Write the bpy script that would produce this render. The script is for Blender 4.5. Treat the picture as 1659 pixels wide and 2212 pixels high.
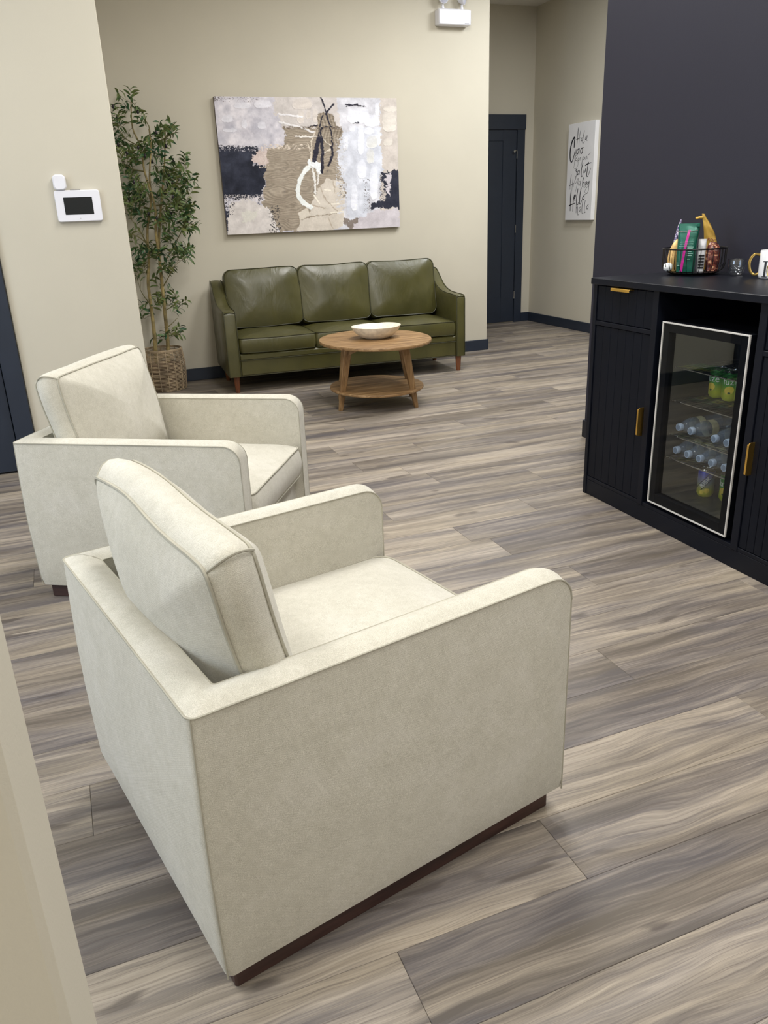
import bpy, math, random
import numpy as np
from mathutils import Vector, Matrix
random.seed(7); rng = np.random.default_rng(7)
PI = math.pi
for o in list(bpy.data.objects): bpy.data.objects.remove(o)
SC = bpy.context.scene; COL = SC.collection

# ------------------------------------------------------------------ camera
CAM_H = 1.28; F = 1703.13; PITCH, ROLL, YAW = 0.365355, 0.0393276, 0.3561034
def cam_axes():
    cy, sy = math.cos(YAW), math.sin(YAW)
    fw = np.array([sy*math.cos(PITCH), cy*math.cos(PITCH), -math.sin(PITCH)])
    r0 = np.array([cy, -sy, 0.]); d0 = np.cross(fw, r0)
    c, s = math.cos(ROLL), math.sin(ROLL)
    return c*r0+s*d0, -s*r0+c*d0, fw
_r, _d, _f = cam_axes()
cam = bpy.data.cameras.new('camera'); camo = bpy.data.objects.new('camera', cam); COL.objects.link(camo)
M = Matrix([[_r[i], -_d[i], -_f[i], 0] for i in range(3)] + [[0, 0, 0, 1]]); M.translation = (0, 0, CAM_H)
camo.matrix_world = M
cam.sensor_fit = 'VERTICAL'; cam.sensor_height = 36; cam.sensor_width = 27; cam.lens = F/2212*36; cam.clip_start = .02
SC.camera = camo
def at_plane(u, v, axis, val):      # point of the room on an axis plane, measured from the photograph
    d = _r*(u-829.5) + _d*(v-1106) + _f*F; o = np.array([0, 0, CAM_H]); return o + (val-o[axis])/d[axis]*d

# ------------------------------------------------------------------ world, exposure, lights
w = bpy.data.worlds.new('world'); SC.world = w; w.use_nodes = True
w.node_tree.nodes['Background'].inputs[0].default_value = (.8, .85, 1, 1)
w.node_tree.nodes['Background'].inputs[1].default_value = 0.05
SC.view_settings.view_transform = 'Standard'; SC.view_settings.look = 'None'
SC.view_settings.exposure = -0.10; SC.view_settings.gamma = 1; SC.view_settings.use_curve_mapping = False
CEIL = 3.2
# ceiling panels: x, y, size x, size y, watts
PANELS = [(1.2, 1.0, .6, 1.2, 50), (1.35, 3.25, .6, 1.2, 50), (2.5, 4.85, .6, 1.2, 48), (-1.3, 1.3, .6, 1.2, 28), (-1.3, 3.0, .6, 1.2, 27),
          (1.35, -1.5, .6, 1.2, 62), (-1.3, -1.5, .6, 1.2, 34), (4.0, 5.3, .6, 1.2, 62)]
LIGHT_COL = (1.0, .98, .945)
def area(name, loc, rot, sx, sy, watts, col):
    l = bpy.data.lights.new(name, 'AREA'); l.shape = 'RECTANGLE'; l.size = sx; l.size_y = sy; l.energy = watts; l.color = col
    o = bpy.data.objects.new(name, l); COL.objects.link(o); o.location = loc; o.rotation_euler = rot; return o
# daylight through the window on the left, behind the photographer
area('window_daylight', (-3.16, 2.0, 1.5), (0, -PI/2, 0), 1.3, 1.7, 62, (.62, .78, 1.0))

# ------------------------------------------------------------------ helpers
def s2l(c): return tuple((x/12.92 if x <= .04045 else ((x+.055)/1.055)**2.4) for x in (v/255 for v in c))
def tag(o, label=None, cat=None, group=None, kind=None):
    if label: o['label'] = label
    if cat: o['category'] = cat
    if group: o['group'] = group
    if kind: o['kind'] = kind
    return o
def empty(name, loc=(0, 0, 0), rz=0, **k):
    o = bpy.data.objects.new(name, None); COL.objects.link(o); o.location = loc; o.rotation_euler = (0, 0, rz); o.empty_display_size = .1
    return tag(o, **k)
class MB:
    """collects geometry for ONE mesh object"""
    def __init__(s): s.v = []; s.f = []; s.m = []; s.mi = 0
    def add(s, vs, fs, T=None):
        n = len(s.v)
        if T is not None: vs = [T @ Vector(p) for p in vs]
        s.v += [tuple(p) for p in vs]; s.f += [tuple(i+n for i in f) for f in fs]; s.m += [s.mi]*len(fs)
    def box(s, a, b, T=None):
        (x0, y0, z0), (x1, y1, z1) = a, b
        vs = [(x0,y0,z0),(x1,y0,z0),(x1,y1,z0),(x0,y1,z0),(x0,y0,z1),(x1,y0,z1),(x1,y1,z1),(x0,y1,z1)]
        s.add(vs, [(0,3,2,1),(4,5,6,7),(0,1,5,4),(1,2,6,5),(2,3,7,6),(3,0,4,7)], T)
    def bbox(s, a, b, r=.003, T=None):      # box with chamfered edges
        c = [(a[i]+b[i])/2 for i in range(3)]; h = [abs(b[i]-a[i])/2 for i in range(3)]; r = min(r, min(h)*.9)
        vs = []; idx = {}
        for sx in (-1, 1):
            for sy in (-1, 1):
                for sz in (-1, 1):
                    sg = (sx, sy, sz)
                    for k in range(3):
                        p = [c[i]+sg[i]*(h[i]-(0 if i == k else r)) for i in range(3)]
                        idx[(sg, k)] = len(vs); vs.append(p)
        fs = []
        for k in range(3):
            i, j = (k+1) % 3, (k+2) % 3
            for sk in (-1, 1):
                q = []
                for si, sj in ((-1,-1),(1,-1),(1,1),(-1,1)):
                    g = [0]*3; g[k] = sk; g[i] = si; g[j] = sj; q.append(idx[(tuple(g), k)])
                fs.append(tuple(q if sk > 0 else q[::-1]))
            for si in (-1, 1):
                for sj in (-1, 1):
                    g0 = [0]*3; g0[i] = si; g0[j] = sj; g1 = list(g0); g0[k] = -1; g1[k] = 1
                    q = [idx[(tuple(g0), i)], idx[(tuple(g1), i)], idx[(tuple(g1), j)], idx[(tuple(g0), j)]]
                    fs.append(tuple(q if si*sj < 0 else q[::-1]))
        for key in {kk[0] for kk in idx}:
            q = [idx[(key, 0)], idx[(key, 1)], idx[(key, 2)]]
            fs.append(tuple(q if key[0]*key[1]*key[2] > 0 else q[::-1]))
        s.add(vs, fs, T)
    def rings(s, rs, closed=True, caps=True, T=None, loop=False):   # list of equal-length rings
        n = len(rs[0]); vs = [p for r in rs for p in r]; fs = []
        K = len(rs)
        for k in range(K if loop else K-1):
            k2 = (k+1) % K
            for i in range(n if closed else n-1):
                j = (i+1) % n; fs.append((k*n+i, k*n+j, k2*n+j, k2*n+i))
        if caps and not loop: fs.append(tuple(range(n))[::-1]); fs.append(tuple((K-1)*n+i for i in range(n)))
        s.add(vs, fs, T)
    def lathe(s, prof, seg=32, T=None, caps=True):
        rs = [[(r*math.cos(2*PI*i/seg), r*math.sin(2*PI*i/seg), z) for i in range(seg)] for r, z in prof]
        s.rings(rs, True, caps, T)
    def tube(s, pts, r, seg=6, closed=False, T=None, caps=True):
        P = [Vector(p) for p in pts]; n = len(P)
        if n < 2: return
        rr = r if isinstance(r, (list, tuple)) else [r]*n
        rs = []; up = None
        for i in range(n):
            if closed: t = P[(i+1) % n]-P[i-1]
            else: t = P[min(i+1, n-1)]-P[max(i-1, 0)]
            if t.length < 1e-9: t = Vector((0, 0, 1))
            t.normalize()
            if up is None: up = Vector((0, 0, 1)) if abs(t.z) < .9 else Vector((1, 0, 0))
            u = (up - t*up.dot(t)); u.normalize(); v = t.cross(u); up = u
            rs.append([P[i]+(u*math.cos(2*PI*k/seg)+v*math.sin(2*PI*k/seg))*rr[i] for k in range(seg)])
        s.rings(rs, True, caps and not closed, T, loop=closed)
    def prism(s, poly, a0, a1, axis=1, T=None):      # polygon extruded along axis; poly in the other two axes (cyclic order)
        n = len(poly)
        def mk(p, a):
            q = [0]*3; q[axis] = a; o = [i for i in range(3) if i != axis]; q[o[0]] = p[0]; q[o[1]] = p[1]; return q
        vs = [mk(p, a0) for p in poly]+[mk(p, a1) for p in poly]
        fs = [tuple(range(n)), tuple(range(2*n-1, n-1, -1))]+[(i, n+i, n+(i+1) % n, (i+1) % n) for i in range(n)]
        s.add(vs, fs, T)
    def obj(s, name, mat, parent=None, smooth=True, angle=35, **k):
        me = bpy.data.meshes.new(name); me.from_pydata(s.v, [], s.f); me.validate()
        for m in (mat if isinstance(mat, (list, tuple)) else [mat]): me.materials.append(m)
        if any(s.m) and len(me.polygons) == len(s.m): me.polygons.foreach_set('material_index', s.m)
        me.update()
        fix_normals(me)
        if smooth: me.shade_smooth(); me.set_sharp_from_angle(angle=math.radians(angle))
        o = bpy.data.objects.new(name, me); COL.objects.link(o)
        if parent: o.parent = parent
        return tag(o, **k)
import bmesh
def fix_normals(me):
    if len(me.polygons) > 60000: return
    bm = bmesh.new(); bm.from_mesh(me); bmesh.ops.recalc_face_normals(bm, faces=bm.faces); bm.to_mesh(me); bm.free()
def TR(loc=(0, 0, 0), rx=0, ry=0, rz=0):
    return Matrix.Translation(loc) @ Matrix.Rotation(rz, 4, 'Z') @ Matrix.Rotation(ry, 4, 'Y') @ Matrix.Rotation(rx, 4, 'X')
def copy_tree(o, parent=None):
    c = o.copy(); COL.objects.link(c); c.parent = parent
    for ch in list(o.children): copy_tree(ch, c)
    return c
def catmull(P, n=6, closed=False):
    P = [np.array(p, float) for p in P]; out = []; m = len(P)
    rng_ = range(m if closed else m-1)
    for i in rng_:
        p0 = P[i-1] if (i > 0 or closed) else P[0]; p1 = P[i]; p2 = P[(i+1) % m]; p3 = P[(i+2) % m] if (closed or i+2 < m) else P[-1]
        for k in range(n):
            t = k/n; out.append(.5*((2*p1)+(-p0+p2)*t+(2*p0-5*p1+4*p2-p3)*t*t+(-p0+3*p1-3*p2+p3)*t**3))
    if not closed: out.append(P[-1])
    return out

# ------------------------------------------------------------------ materials
def new_mat(name):
    m = bpy.data.materials.new(name); m.use_nodes = True; nt = m.node_tree; nt.nodes.clear()
    out = nt.nodes.new('ShaderNodeOutputMaterial'); b = nt.nodes.new('ShaderNodeBsdfPrincipled'); nt.links.new(b.outputs[0], out.inputs[0])
    return m, nt, b
def N(nt, t, **k):
    n = nt.nodes.new(t)
    for a, v in k.items():
        if a in ('inp',):
            for kk, vv in v.items(): n.inputs[kk].default_value = vv
        else: setattr(n, a, v)
    return n
def ramp(nt, stops, src):
    r = nt.nodes.new('ShaderNodeValToRGB'); e = r.color_ramp.elements
    while len(e) < len(stops): e.new(.5)
    for i, (p, c) in enumerate(stops):
        e[i].position = p; e[i].color = (*(s2l(c) if isinstance(c, tuple) else (c, c, c)), 1)
    nt.links.new(src, r.inputs[0]); return r.outputs[0]
def coords(nt, kind='Object', scale=(1, 1, 1)):
    if kind == 'World': g = nt.nodes.new('ShaderNodeNewGeometry'); src = g.outputs['Position']
    else: g = nt.nodes.new('ShaderNodeTexCoord'); src = g.outputs[kind]
    m = nt.nodes.new('ShaderNodeMapping'); m.inputs['Scale'].default_value = scale; nt.links.new(src, m.inputs[0]); return m.outputs[0], m
def noise(nt, vec, scale, detail=3, rough=.5, dist=0):
    n = nt.nodes.new('ShaderNodeTexNoise'); n.inputs['Scale'].default_value = scale; n.inputs['Detail'].default_value = detail
    n.inputs['Roughness'].default_value = rough; n.inputs['Distortion'].default_value = dist; nt.links.new(vec, n.inputs['Vector']); return n.outputs[0]
def bump(nt, b, h, strength, dist=.01):
    n = nt.nodes.new('ShaderNodeBump'); n.inputs['Strength'].default_value = strength; n.inputs['Distance'].default_value = dist
    nt.links.new(h, n.inputs['Height']); nt.links.new(n.outputs[0], b.inputs['Normal']); return n
def mixc(nt, fac, a, b_, blend='MIX'):
    n = nt.nodes.new('ShaderNodeMix'); n.data_type = 'RGBA'; n.blend_type = blend
    if isinstance(fac, float): n.inputs[0].default_value = fac
    else: nt.links.new(fac, n.inputs[0])
    for k, v in ((6, a), (7, b_)):
        if isinstance(v, tuple): n.inputs[k].default_value = (*s2l(v), 1)
        else: nt.links.new(v, n.inputs[k])
    return n.outputs[2]
def math_(nt, op, a, b_=0.):
    n = nt.nodes.new('ShaderNodeMath'); n.operation = op
    for k, v in ((0, a), (1, b_)):
        if isinstance(v, (int, float)): n.inputs[k].default_value = v
        else: nt.links.new(v, n.inputs[k])
    return n.outputs[0]
def plain(name, rgb, rough=.5, metal=0, var=.06, scale=8, bmp=0, bscale=200, spec=.5, coat=0):
    m, nt, b = new_mat(name)
    vec, _ = coords(nt, 'Object'); n = noise(nt, vec, scale, 3)
    lo = tuple(max(0, c*(1-var)) for c in rgb); hi = tuple(min(255, c*(1+var)) for c in rgb)
    nt.links.new(ramp(nt, [(.3, lo), (.7, hi)], n), b.inputs['Base Color'])
    b.inputs['Roughness'].default_value = rough; b.inputs['Metallic'].default_value = metal; b.inputs['Specular IOR Level'].default_value = spec
    b.inputs['Coat Weight'].default_value = coat
    if bmp: bump(nt, b, noise(nt, vec, bscale, 3), bmp, .002)
    return m
def wall_mat(name, rgb, rough=.75, spec=.3):
    m, nt, b = new_mat(name); vec, _ = coords(nt, 'World')
    n = noise(nt, vec, 1.3, 3); lo = tuple(c*.985 for c in rgb); hi = tuple(min(255, c*1.012) for c in rgb)
    nt.links.new(ramp(nt, [(.35, lo), (.65, hi)], n), b.inputs['Base Color']); b.inputs['Roughness'].default_value = rough
    b.inputs['Specular IOR Level'].default_value = spec
    bump(nt, b, noise(nt, vec, 220, 3, .6), .12, .002); return m
WALL = wall_mat('beige_wall_paint', (199, 193, 177))
DARKWALL = wall_mat('charcoal_wall_paint', (40, 40, 51), .5, .35)
NAVY = plain('dark_blue_trim_paint', (36, 44, 58), .42, var=.03)
CEILM = wall_mat('white_ceiling', (225, 222, 215))
FABRIC, nt, b = new_mat('cream_tweed_fabric')
vec, _ = coords(nt, 'Object')
big = noise(nt, vec, 7, 4, .6, .6); mid = noise(nt, vec, 45, 5, .75); fine = noise(nt, vec, 1000, 2, .6)
c1 = ramp(nt, [(.30, (186, 182, 168)), (.5, (200, 196, 182)), (.68, (213, 209, 199))], big)
c2 = ramp(nt, [(.36, (172, 168, 153)), (.60, (216, 212, 200))], mid)
c3 = ramp(nt, [(.36, (150, 145, 130)), (.5, (194, 189, 174)), (.64, (232, 229, 218))], fine)
nt.links.new(mixc(nt, .45, mixc(nt, .35, c1, c2), c3), b.inputs['Base Color'])
b.inputs['Roughness'].default_value = .95; b.inputs['Specular IOR Level'].default_value = .1
b.inputs['Sheen Weight'].default_value = .25; b.inputs['Sheen Roughness'].default_value = .5
sx = nt.nodes.new('ShaderNodeSeparateXYZ'); nt.links.new(vec, sx.inputs[0])
tw = math_(nt, 'ADD', math_(nt, 'ADD', math_(nt, 'MULTIPLY', sx.outputs[0], 1150.), math_(nt, 'MULTIPLY', sx.outputs[1], 1150.)), math_(nt, 'MULTIPLY', sx.outputs[2], 1750.))
tws = math_(nt, 'SINE', tw)
hh = math_(nt, 'ADD', math_(nt, 'MULTIPLY', tws, .13), math_(nt, 'MULTIPLY', fine, 2.2))
bump(nt, b, hh, .42, .0013)
PIPING = plain('cream_piping_fabric', (168, 164, 150), .95, var=.05, spec=.1)
LEATHER, nt, b = new_mat('olive_green_leather')
vec, _ = coords(nt, 'Object')
nt.links.new(ramp(nt, [(.3, (65, 63, 31)), (.7, (78, 75, 38))], noise(nt, vec, 5, 4)), b.inputs['Base Color'])
nt.links.new(ramp(nt, [(.3, .32), (.7, .46)], noise(nt, vec, 9, 4)), b.inputs['Roughness'])
b.inputs['Specular IOR Level'].default_value = .5; b.inputs['Coat Weight'].default_value = .15; b.inputs['Coat Roughness'].default_value = .2
v2, _ = coords(nt, 'Object', (1.6, 1.6, .7))
hs = math_(nt, 'ADD', math_(nt, 'MULTIPLY', noise(nt, v2, 7, 3, .55, .8), 6.), math_(nt, 'MULTIPLY', noise(nt, vec, 350, 3), .12))
bump(nt, b, hs, .13, .006)
LPIPE = plain('dark_olive_piping', (50, 50, 27), .45, var=.05)
def wood(name, cols, axis='X', gs=1.0, rough=.5, bmp=.15):
    m, nt, b = new_mat(name); sc = {'X': (1.2, 14, 14), 'Y': (14, 1.2, 14), 'Z': (14, 14, 1.2)}[axis]
    vec, _ = coords(nt, 'Object', tuple(s*gs for s in sc)); n1 = noise(nt, vec, 2.2, 5, .6, .6)
    vec2, _ = coords(nt, 'Object', tuple(s*gs*6 for s in sc)); n2 = noise(nt, vec2, 2, 4, .6)
    mx = math_(nt, 'ADD', math_(nt, 'MULTIPLY', n1, .75), math_(nt, 'MULTIPLY', n2, .25))
    nt.links.new(ramp(nt, [(.36, cols[0]), (.5, cols[1]), (.62, cols[2])], mx), b.inputs['Base Color'])
    b.inputs['Roughness'].default_value = rough; bump(nt, b, n2, bmp, .001); return m
TABLEW = wood('brown_oak_veneer', [(104, 76, 46), (140, 108, 70), (168, 136, 96)], 'X')
TABLEL = wood('brown_oak_leg', [(104, 76, 46), (138, 106, 68), (160, 128, 88)], 'Z')
SOFALEG = wood('reddish_brown_leg', [(84, 46, 26), (116, 68, 40), (136, 84, 52)], 'Z')
PLINTH = wood('dark_espresso_wood', [(40, 24, 20), (54, 33, 28), (66, 42, 36)], 'X', rough=.5)
CABM = plain('matt_black_cabinet', (14, 17, 26), .42, var=.05, spec=.22, bmp=.05, bscale=600)
CABD = plain('black_cabinet_front', (9, 13, 23), .5, var=.05, spec=.2)
GOLD = plain('brushed_gold', (238, 194, 100), .32, 1, var=.03)
CHROME = plain('chrome', (200, 202, 205), .2, 1, var=.02)
ALU = plain('pale_aluminium_trim', (214, 212, 208), .35, .3, var=.02)
BLACKP = plain('black_plastic', (9, 11, 17), .5, var=.05, spec=.12)
BLACKW = plain('black_wire', (14, 14, 17), .4, .2, var=.05)
WHITEP = plain('white_plastic', (226, 226, 233), .4, var=.01)
SCREEN = plain('dark_screen', (14, 21, 27), .12, var=.03)
FRAMEW = plain('white_lacquer', (240, 240, 244), .35, var=.01)
def glass_mat(name, tint=(255, 255, 255), alpha=.85, rough=.0, ior=1.5):
    m = bpy.data.materials.new(name); m.use_nodes = True; nt = m.node_tree; nt.nodes.clear()
    out = nt.nodes.new('ShaderNodeOutputMaterial'); mix = nt.nodes.new('ShaderNodeMixShader'); t = nt.nodes.new('ShaderNodeBsdfTransparent'); g = nt.nodes.new('ShaderNodeBsdfGlossy')
    t.inputs[0].default_value = (*s2l(tint), 1); g.inputs['Roughness'].default_value = rough
    ge = nt.nodes.new('ShaderNodeNewGeometry'); dt = nt.nodes.new('ShaderNodeVectorMath'); dt.operation = 'DOT_PRODUCT'
    nt.links.new(ge.outputs['Incoming'], dt.inputs[0]); nt.links.new(ge.outputs['Normal'], dt.inputs[1]); f0 = ((ior-1)/(ior+1))**2
    sch = math_(nt, 'ADD', math_(nt, 'MULTIPLY', math_(nt, 'POWER', math_(nt, 'SUBTRACT', 1., math_(nt, 'ABSOLUTE', dt.outputs['Value'])), 5.), 1-f0), f0)
    nt.links.new(sch, mix.inputs[0]); nt.links.new(t.outputs[0], mix.inputs[1]); nt.links.new(g.outputs[0], mix.inputs[2]); nt.links.new(mix.outputs[0], out.inputs[0]); return m
PANE = glass_mat('smoked_glass_pane', (240, 242, 240), ior=1.3)
INPANE = glass_mat('inner_glass_pane', (242, 243, 242), ior=2.1)
CLEAR = glass_mat('clear_glass', (244, 246, 248), ior=1.9)
PET, nt, b = new_mat('clear_bottle_plastic')
b.inputs['Base Color'].default_value = (*s2l((150, 178, 214)), 1); b.inputs['Roughness'].default_value = .07; b.inputs['Alpha'].default_value = .27
b.inputs['Specular IOR Level'].default_value = 1.; b.inputs['Coat Weight'].default_value = 1.; b.inputs['Coat IOR'].default_value = 2.2; b.inputs['Coat Roughness'].default_value = .05
BCAP = plain('pale_blue_cap', (186, 206, 240), .45, var=.02)
BLABEL = plain('pale_bottle_label', (196, 196, 172), .6, var=.08, scale=60)

# ------------------------------------------------------------------ floor: laminate planks
FLOORM, nt, b = new_mat('grey_brown_wood_laminate')
g = nt.nodes.new('ShaderNodeNewGeometry'); oi = nt.nodes.new('ShaderNodeObjectInfo')
rv = nt.nodes.new('ShaderNodeCombineXYZ'); nt.links.new(math_(nt, 'MULTIPLY', oi.outputs['Random'], 37.), rv.inputs[0]); nt.links.new(math_(nt, 'MULTIPLY', oi.outputs['Random'], 91.), rv.inputs[1])
add0 = nt.nodes.new('ShaderNodeVectorMath'); add0.operation = 'ADD'; nt.links.new(g.outputs['Position'], add0.inputs[0]); nt.links.new(rv.outputs[0], add0.inputs[1])
_m = nt.nodes.new('ShaderNodeMapping'); _m.inputs['Scale'].default_value = (1.6, 5, 1); nt.links.new(add0.outputs[0], _m.inputs[0])
wv = nt.nodes.new('ShaderNodeCombineXYZ'); nt.links.new(math_(nt, 'MULTIPLY', math_(nt, 'SUBTRACT', noise(nt, _m.outputs[0], 1.2, 3, .5), .5), .075), wv.inputs[1])
add = nt.nodes.new('ShaderNodeVectorMath'); add.operation = 'ADD'; nt.links.new(add0.outputs[0], add.inputs[0]); nt.links.new(wv.outputs[0], add.inputs[1])
def mp(scale):
    m = nt.nodes.new('ShaderNodeMapping'); m.inputs['Scale'].default_value = scale; nt.links.new(add.outputs[0], m.inputs[0]); return m.outputs[0]
broad = noise(nt, mp((.6, 7.5, 1)), 1.5, 5, .6, .5)
strk = noise(nt, mp((1.2, 30, 1)), 1.5, 6, .68, .4)
grain = noise(nt, mp((2.2, 95, 1)), 2.0, 5, .75, .3)
knot = noise(nt, mp((3.2, 10, 1)), 1.3, 2, .5, .3)
tone = math_(nt, 'MULTIPLY', math_(nt, 'SUBTRACT', oi.outputs['Random'], .5), .10)
val = math_(nt, 'ADD', math_(nt, 'ADD', math_(nt, 'MULTIPLY', broad, .46), math_(nt, 'MULTIPLY', strk, .32)), math_(nt, 'ADD', math_(nt, 'MULTIPLY', grain, .22), tone))
fc = ramp(nt, [(.395, (68, 62, 59)), (.45, (98, 90, 84)), (.50, (126, 117, 106)), (.545, (149, 138, 123)), (.605, (175, 163, 146))], val)
hue = ramp(nt, [(.4, (130, 128, 134)), (.6, (150, 139, 121))], noise(nt, mp((.6, 5, 1)), 1.7, 3))
fc2 = mixc(nt, .22, fc, hue)
lines = noise(nt, mp((1.0, 150, 1)), 2.0, 4, .8, .2)
fc2 = mixc(nt, math_(nt, 'MULTIPLY', ramp(nt, [(.52, 0.), (.64, 1.)], lines), .6), fc2, (92, 82, 76))
kn = ramp(nt, [(.655, 0.), (.72, 1.)], knot)
nt.links.new(mixc(nt, math_(nt, 'MULTIPLY', kn, .65), fc2, (74, 66, 62)), b.inputs['Base Color'])
nt.links.new(ramp(nt, [(.3, .36), (.7, .52)], strk), b.inputs['Roughness']); b.inputs['Specular IOR Level'].default_value = .4
bump(nt, b, grain, .25, .001)
GAP = plain('floor_gap', (112, 104, 95), .8)

def structure(name, a, b_, mat, bev=0.0):
    m = MB(); (m.bbox(a, b_, bev) if bev else m.box(a, b_)); return m.obj(name, mat, None, smooth=False, kind='structure')
sub = MB(); sub.box((-3.3, -2.7, -.10), (5.2, 8.5, -.008))
floor = sub.obj('floor', GAP, None, smooth=False, kind='structure')
PW, PL, Y0 = .1815, 1.474, 1.012
known = {0: .784, 4: .6, 2: .45, -1: .365, 1: 1.527, 3: 1.332, 8: 1.466, 12: 2.079, 13: 1.595, 15: 1.318, 16: 1.76, 10: 1.815, 11: 1.188, 19: 1.517, 23: 2.648, 25: 3.162, 21: 1.805}
pivot = Vector((.8, 1.1, 0)); RROT = Matrix.Translation(pivot) @ Matrix.Rotation(math.radians(.7), 4, 'Z') @ Matrix.Translation(-pivot)
plank_meshes = {}
def plank_mesh(L):
    key = round(L, 3)
    if key not in plank_meshes:
        m = MB(); m.bbox((.0003, .0003, -.008), (L-.0003, PW-.0003, 0), .0009)
        me = bpy.data.meshes.new('plank'); me.from_pydata(m.v, [], m.f); me.materials.append(FLOORM); me.update(); plank_meshes[key] = me
    return plank_meshes[key]
XA, XB = -3.2, 5.08
for k in range(-5, 41):
    y = Y0+k*PW
    j = known.get(k, ((k*0.618+.31) % 1)*PL+.1)
    while j > XA: j -= PL
    x = j
    while x < XB:
        a, b2 = max(x, XA), min(x+PL, XB)
        if b2-a > .02:
            # a plank wholly inside the wall blocks is not laid
            if not (b2 < .33 and y > 4.85) and not (a > 2.85 and b2 <= XB and y < -.2) and not (x > .3 and b2 < 3.6 and y > 6.95):
                o = bpy.data.objects.new('plank', plank_mesh(b2-a)); COL.objects.link(o); o.parent = floor
                o.matrix_local = RROT @ Matrix.Translation((a, y, 0))
        x += PL
m = MB()
for k in range(-20, -5):
    y = Y0+k*PW; m.bbox((-3.2, y+.0005, -.008), (5.0, y+PW-.0005, 0), .0013, RROT)
m.obj('far_planks', FLOORM, floor, smooth=False, kind='stuff')

# ------------------------------------------------------------------ walls
structure('ceiling', (-3.3, -2.7, CEIL), (5.2, 8.5, CEIL+.1), CEILM)
structure('wall_back', (.335, 6.749, 0), (3.62, 8.45, CEIL), WALL)
structure('wall_left', (-.307, 4.609, 0), (.335, 8.45, CEIL), WALL, .004)
structure('wall_left_beyond_door', (-3.3, 4.609, 0), (-1.27, 8.45, CEIL), WALL)
structure('wall_left_above_door', (-1.27, 4.609, 2.13), (-.307, 8.45, CEIL), WALL)
structure('wall_far_left', (-3.4, -2.7, 0), (-3.2, 4.7, CEIL), WALL)
win = empty('window_1', (-3.2, 2.0, 1.5), kind='structure')
m = MB()
for a, b_ in (((0, -.9, -.7), (.03, .9, -.62)), ((0, -.9, .62), (.03, .9, .7)), ((0, -.9, -.62), (.03, -.82, .62)), ((0, .82, -.62), (.03, .9, .62)), ((0, -.02, -.62), (.03, .02, .62))): m.box(a, b_)
m.obj('window_frame', FRAMEW, win, smooth=False)
m = MB(); m.box((.001, -.82, -.62), (.006, .82, .62)); m.obj('pane', SCREEN, win, smooth=False)
structure('wall_behind', (-3.3, -2.8, 0), (5.2, -2.6, CEIL), WALL)
structure('wall_hall_back', (3.6, 8.288, 0), (5.2, 8.45, CEIL), WALL)
structure('wall_hall_right', (5.0, -2.7, 0), (5.2, 8.45, CEIL), WALL)
structure('wall_right', (2.664, -2.7, 0), (2.80, 3.762, CEIL), DARKWALL, .003)
BBK = plain('black_baseboard_paint', (22, 25, 34), .45, var=.03)
structure('wall_near_left', (-1.9, .49, 0), (-.0905, .618, CEIL), WALL, .006)
def bb(name, a, b_): structure(name, a, b_, NAVY, .003)
bb('baseboard_back', (.337, 6.735, 0), (3.622, 6.749, .10))
bb('baseboard_back_end', (3.6215, 6.735, 0), (3.634, 8.288, .10))
bb('baseboard_left', (-.305, 4.595, 0), (.337, 4.609, .10))
bb('baseboard_left_end', (.3355, 4.595, 0), (.349, 6.735, .10))
bb('baseboard_left_beyond_door', (-3.2, 4.595, 0), (-1.272, 4.609, .10))
structure('baseboard_right', (2.655, -2.6, 0), (2.664, 3.770, .10), BBK, .002)
structure('baseboard_right_end', (2.656, 3.7625, 0), (2.80, 3.770, .10), BBK, .002)
bb('baseboard_hall_right', (4.986, 3.0, 0), (5.0, 8.274, .10))
bb('baseboard_hall_back', (4.89, 8.274, 0), (5.0, 8.288, .10))
bb('baseboard_near_left', (-1.9, .476, 0), (-.076, .49, .10))
# doors
def door(name, x0, x1, y, hinge_side, trim=.10, recess=.012):
    d = empty(name, (0, 0, 0), kind='structure')
    m = MB(); m.box((x0, y-.004+recess, .01), (x1, y+(.03 if recess > 0 else -.0005), 2.04)); m.obj('slab', NAVY, d, smooth=False)
    st = .165 if hinge_side > 0 else .13; yy = y-.004+recess
    fr = MB()   # stiles and rails stand proud of the flat centre panel
    for a, b_ in (((x0, yy-.008, .01), (x0+st, yy, 2.04)), ((x1-st, yy-.008, .01), (x1, yy, 2.04)), ((x0+st, yy-.008, .01), (x1-st, yy, .287)), ((x0+st, yy-.008, 1.93), (x1-st, yy, 2.04))):
        fr.bbox(a, b_, .002)
    fr.obj('stile_and_rail', NAVY, d, smooth=False)
    for sx in (-1, 1):
        c = MB(); xe = x0-.006 if sx < 0 else x1+.006
        c.bbox((min(xe, xe+sx*(trim-.006)), y-.026, 0), (max(xe, xe+sx*(trim-.006)), y, 2.0400), .002); c.obj('casing', NAVY, d, smooth=False)
    c = MB(); c.bbox((x0-trim-.008, y-.032, 2.0405), (x1+trim+.008, y, 2.187), .002); c.obj('head_casing', NAVY, d, smooth=False)
    xh = x1 if hinge_side > 0 else x0
    for z in (1.795, 1.03, .31):
        h = MB(); h.tube([(xh+.002, yy-.016, z-.042), (xh+.002, yy-.016, z+.042)], .006, 8); h.obj('hinge', CHROME, d)
    return d
d1 = door('door_1', 3.872, 4.782, 8.288, 1, recess=-.004)
m = MB(); m.tube([(4.784, 8.262, 1.835), (4.74, 8.235, 1.83)], .006, 8); m.lathe([(.0, 0), (.012, 0), (.012, .012), (0, .012)], 10, TR((4.735, 8.238, 1.823), PI/2)); m.obj('door_stop', CHROME, d1)
# hinge knuckles of the left door are on its far side
structure('wall_door_recess', (-1.30, 4.66, 0), (-.28, 4.72, 2.15), NAVY)
d2 = door('door_2', -1.17, -.408, 4.609, -1, recess=.02)

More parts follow.
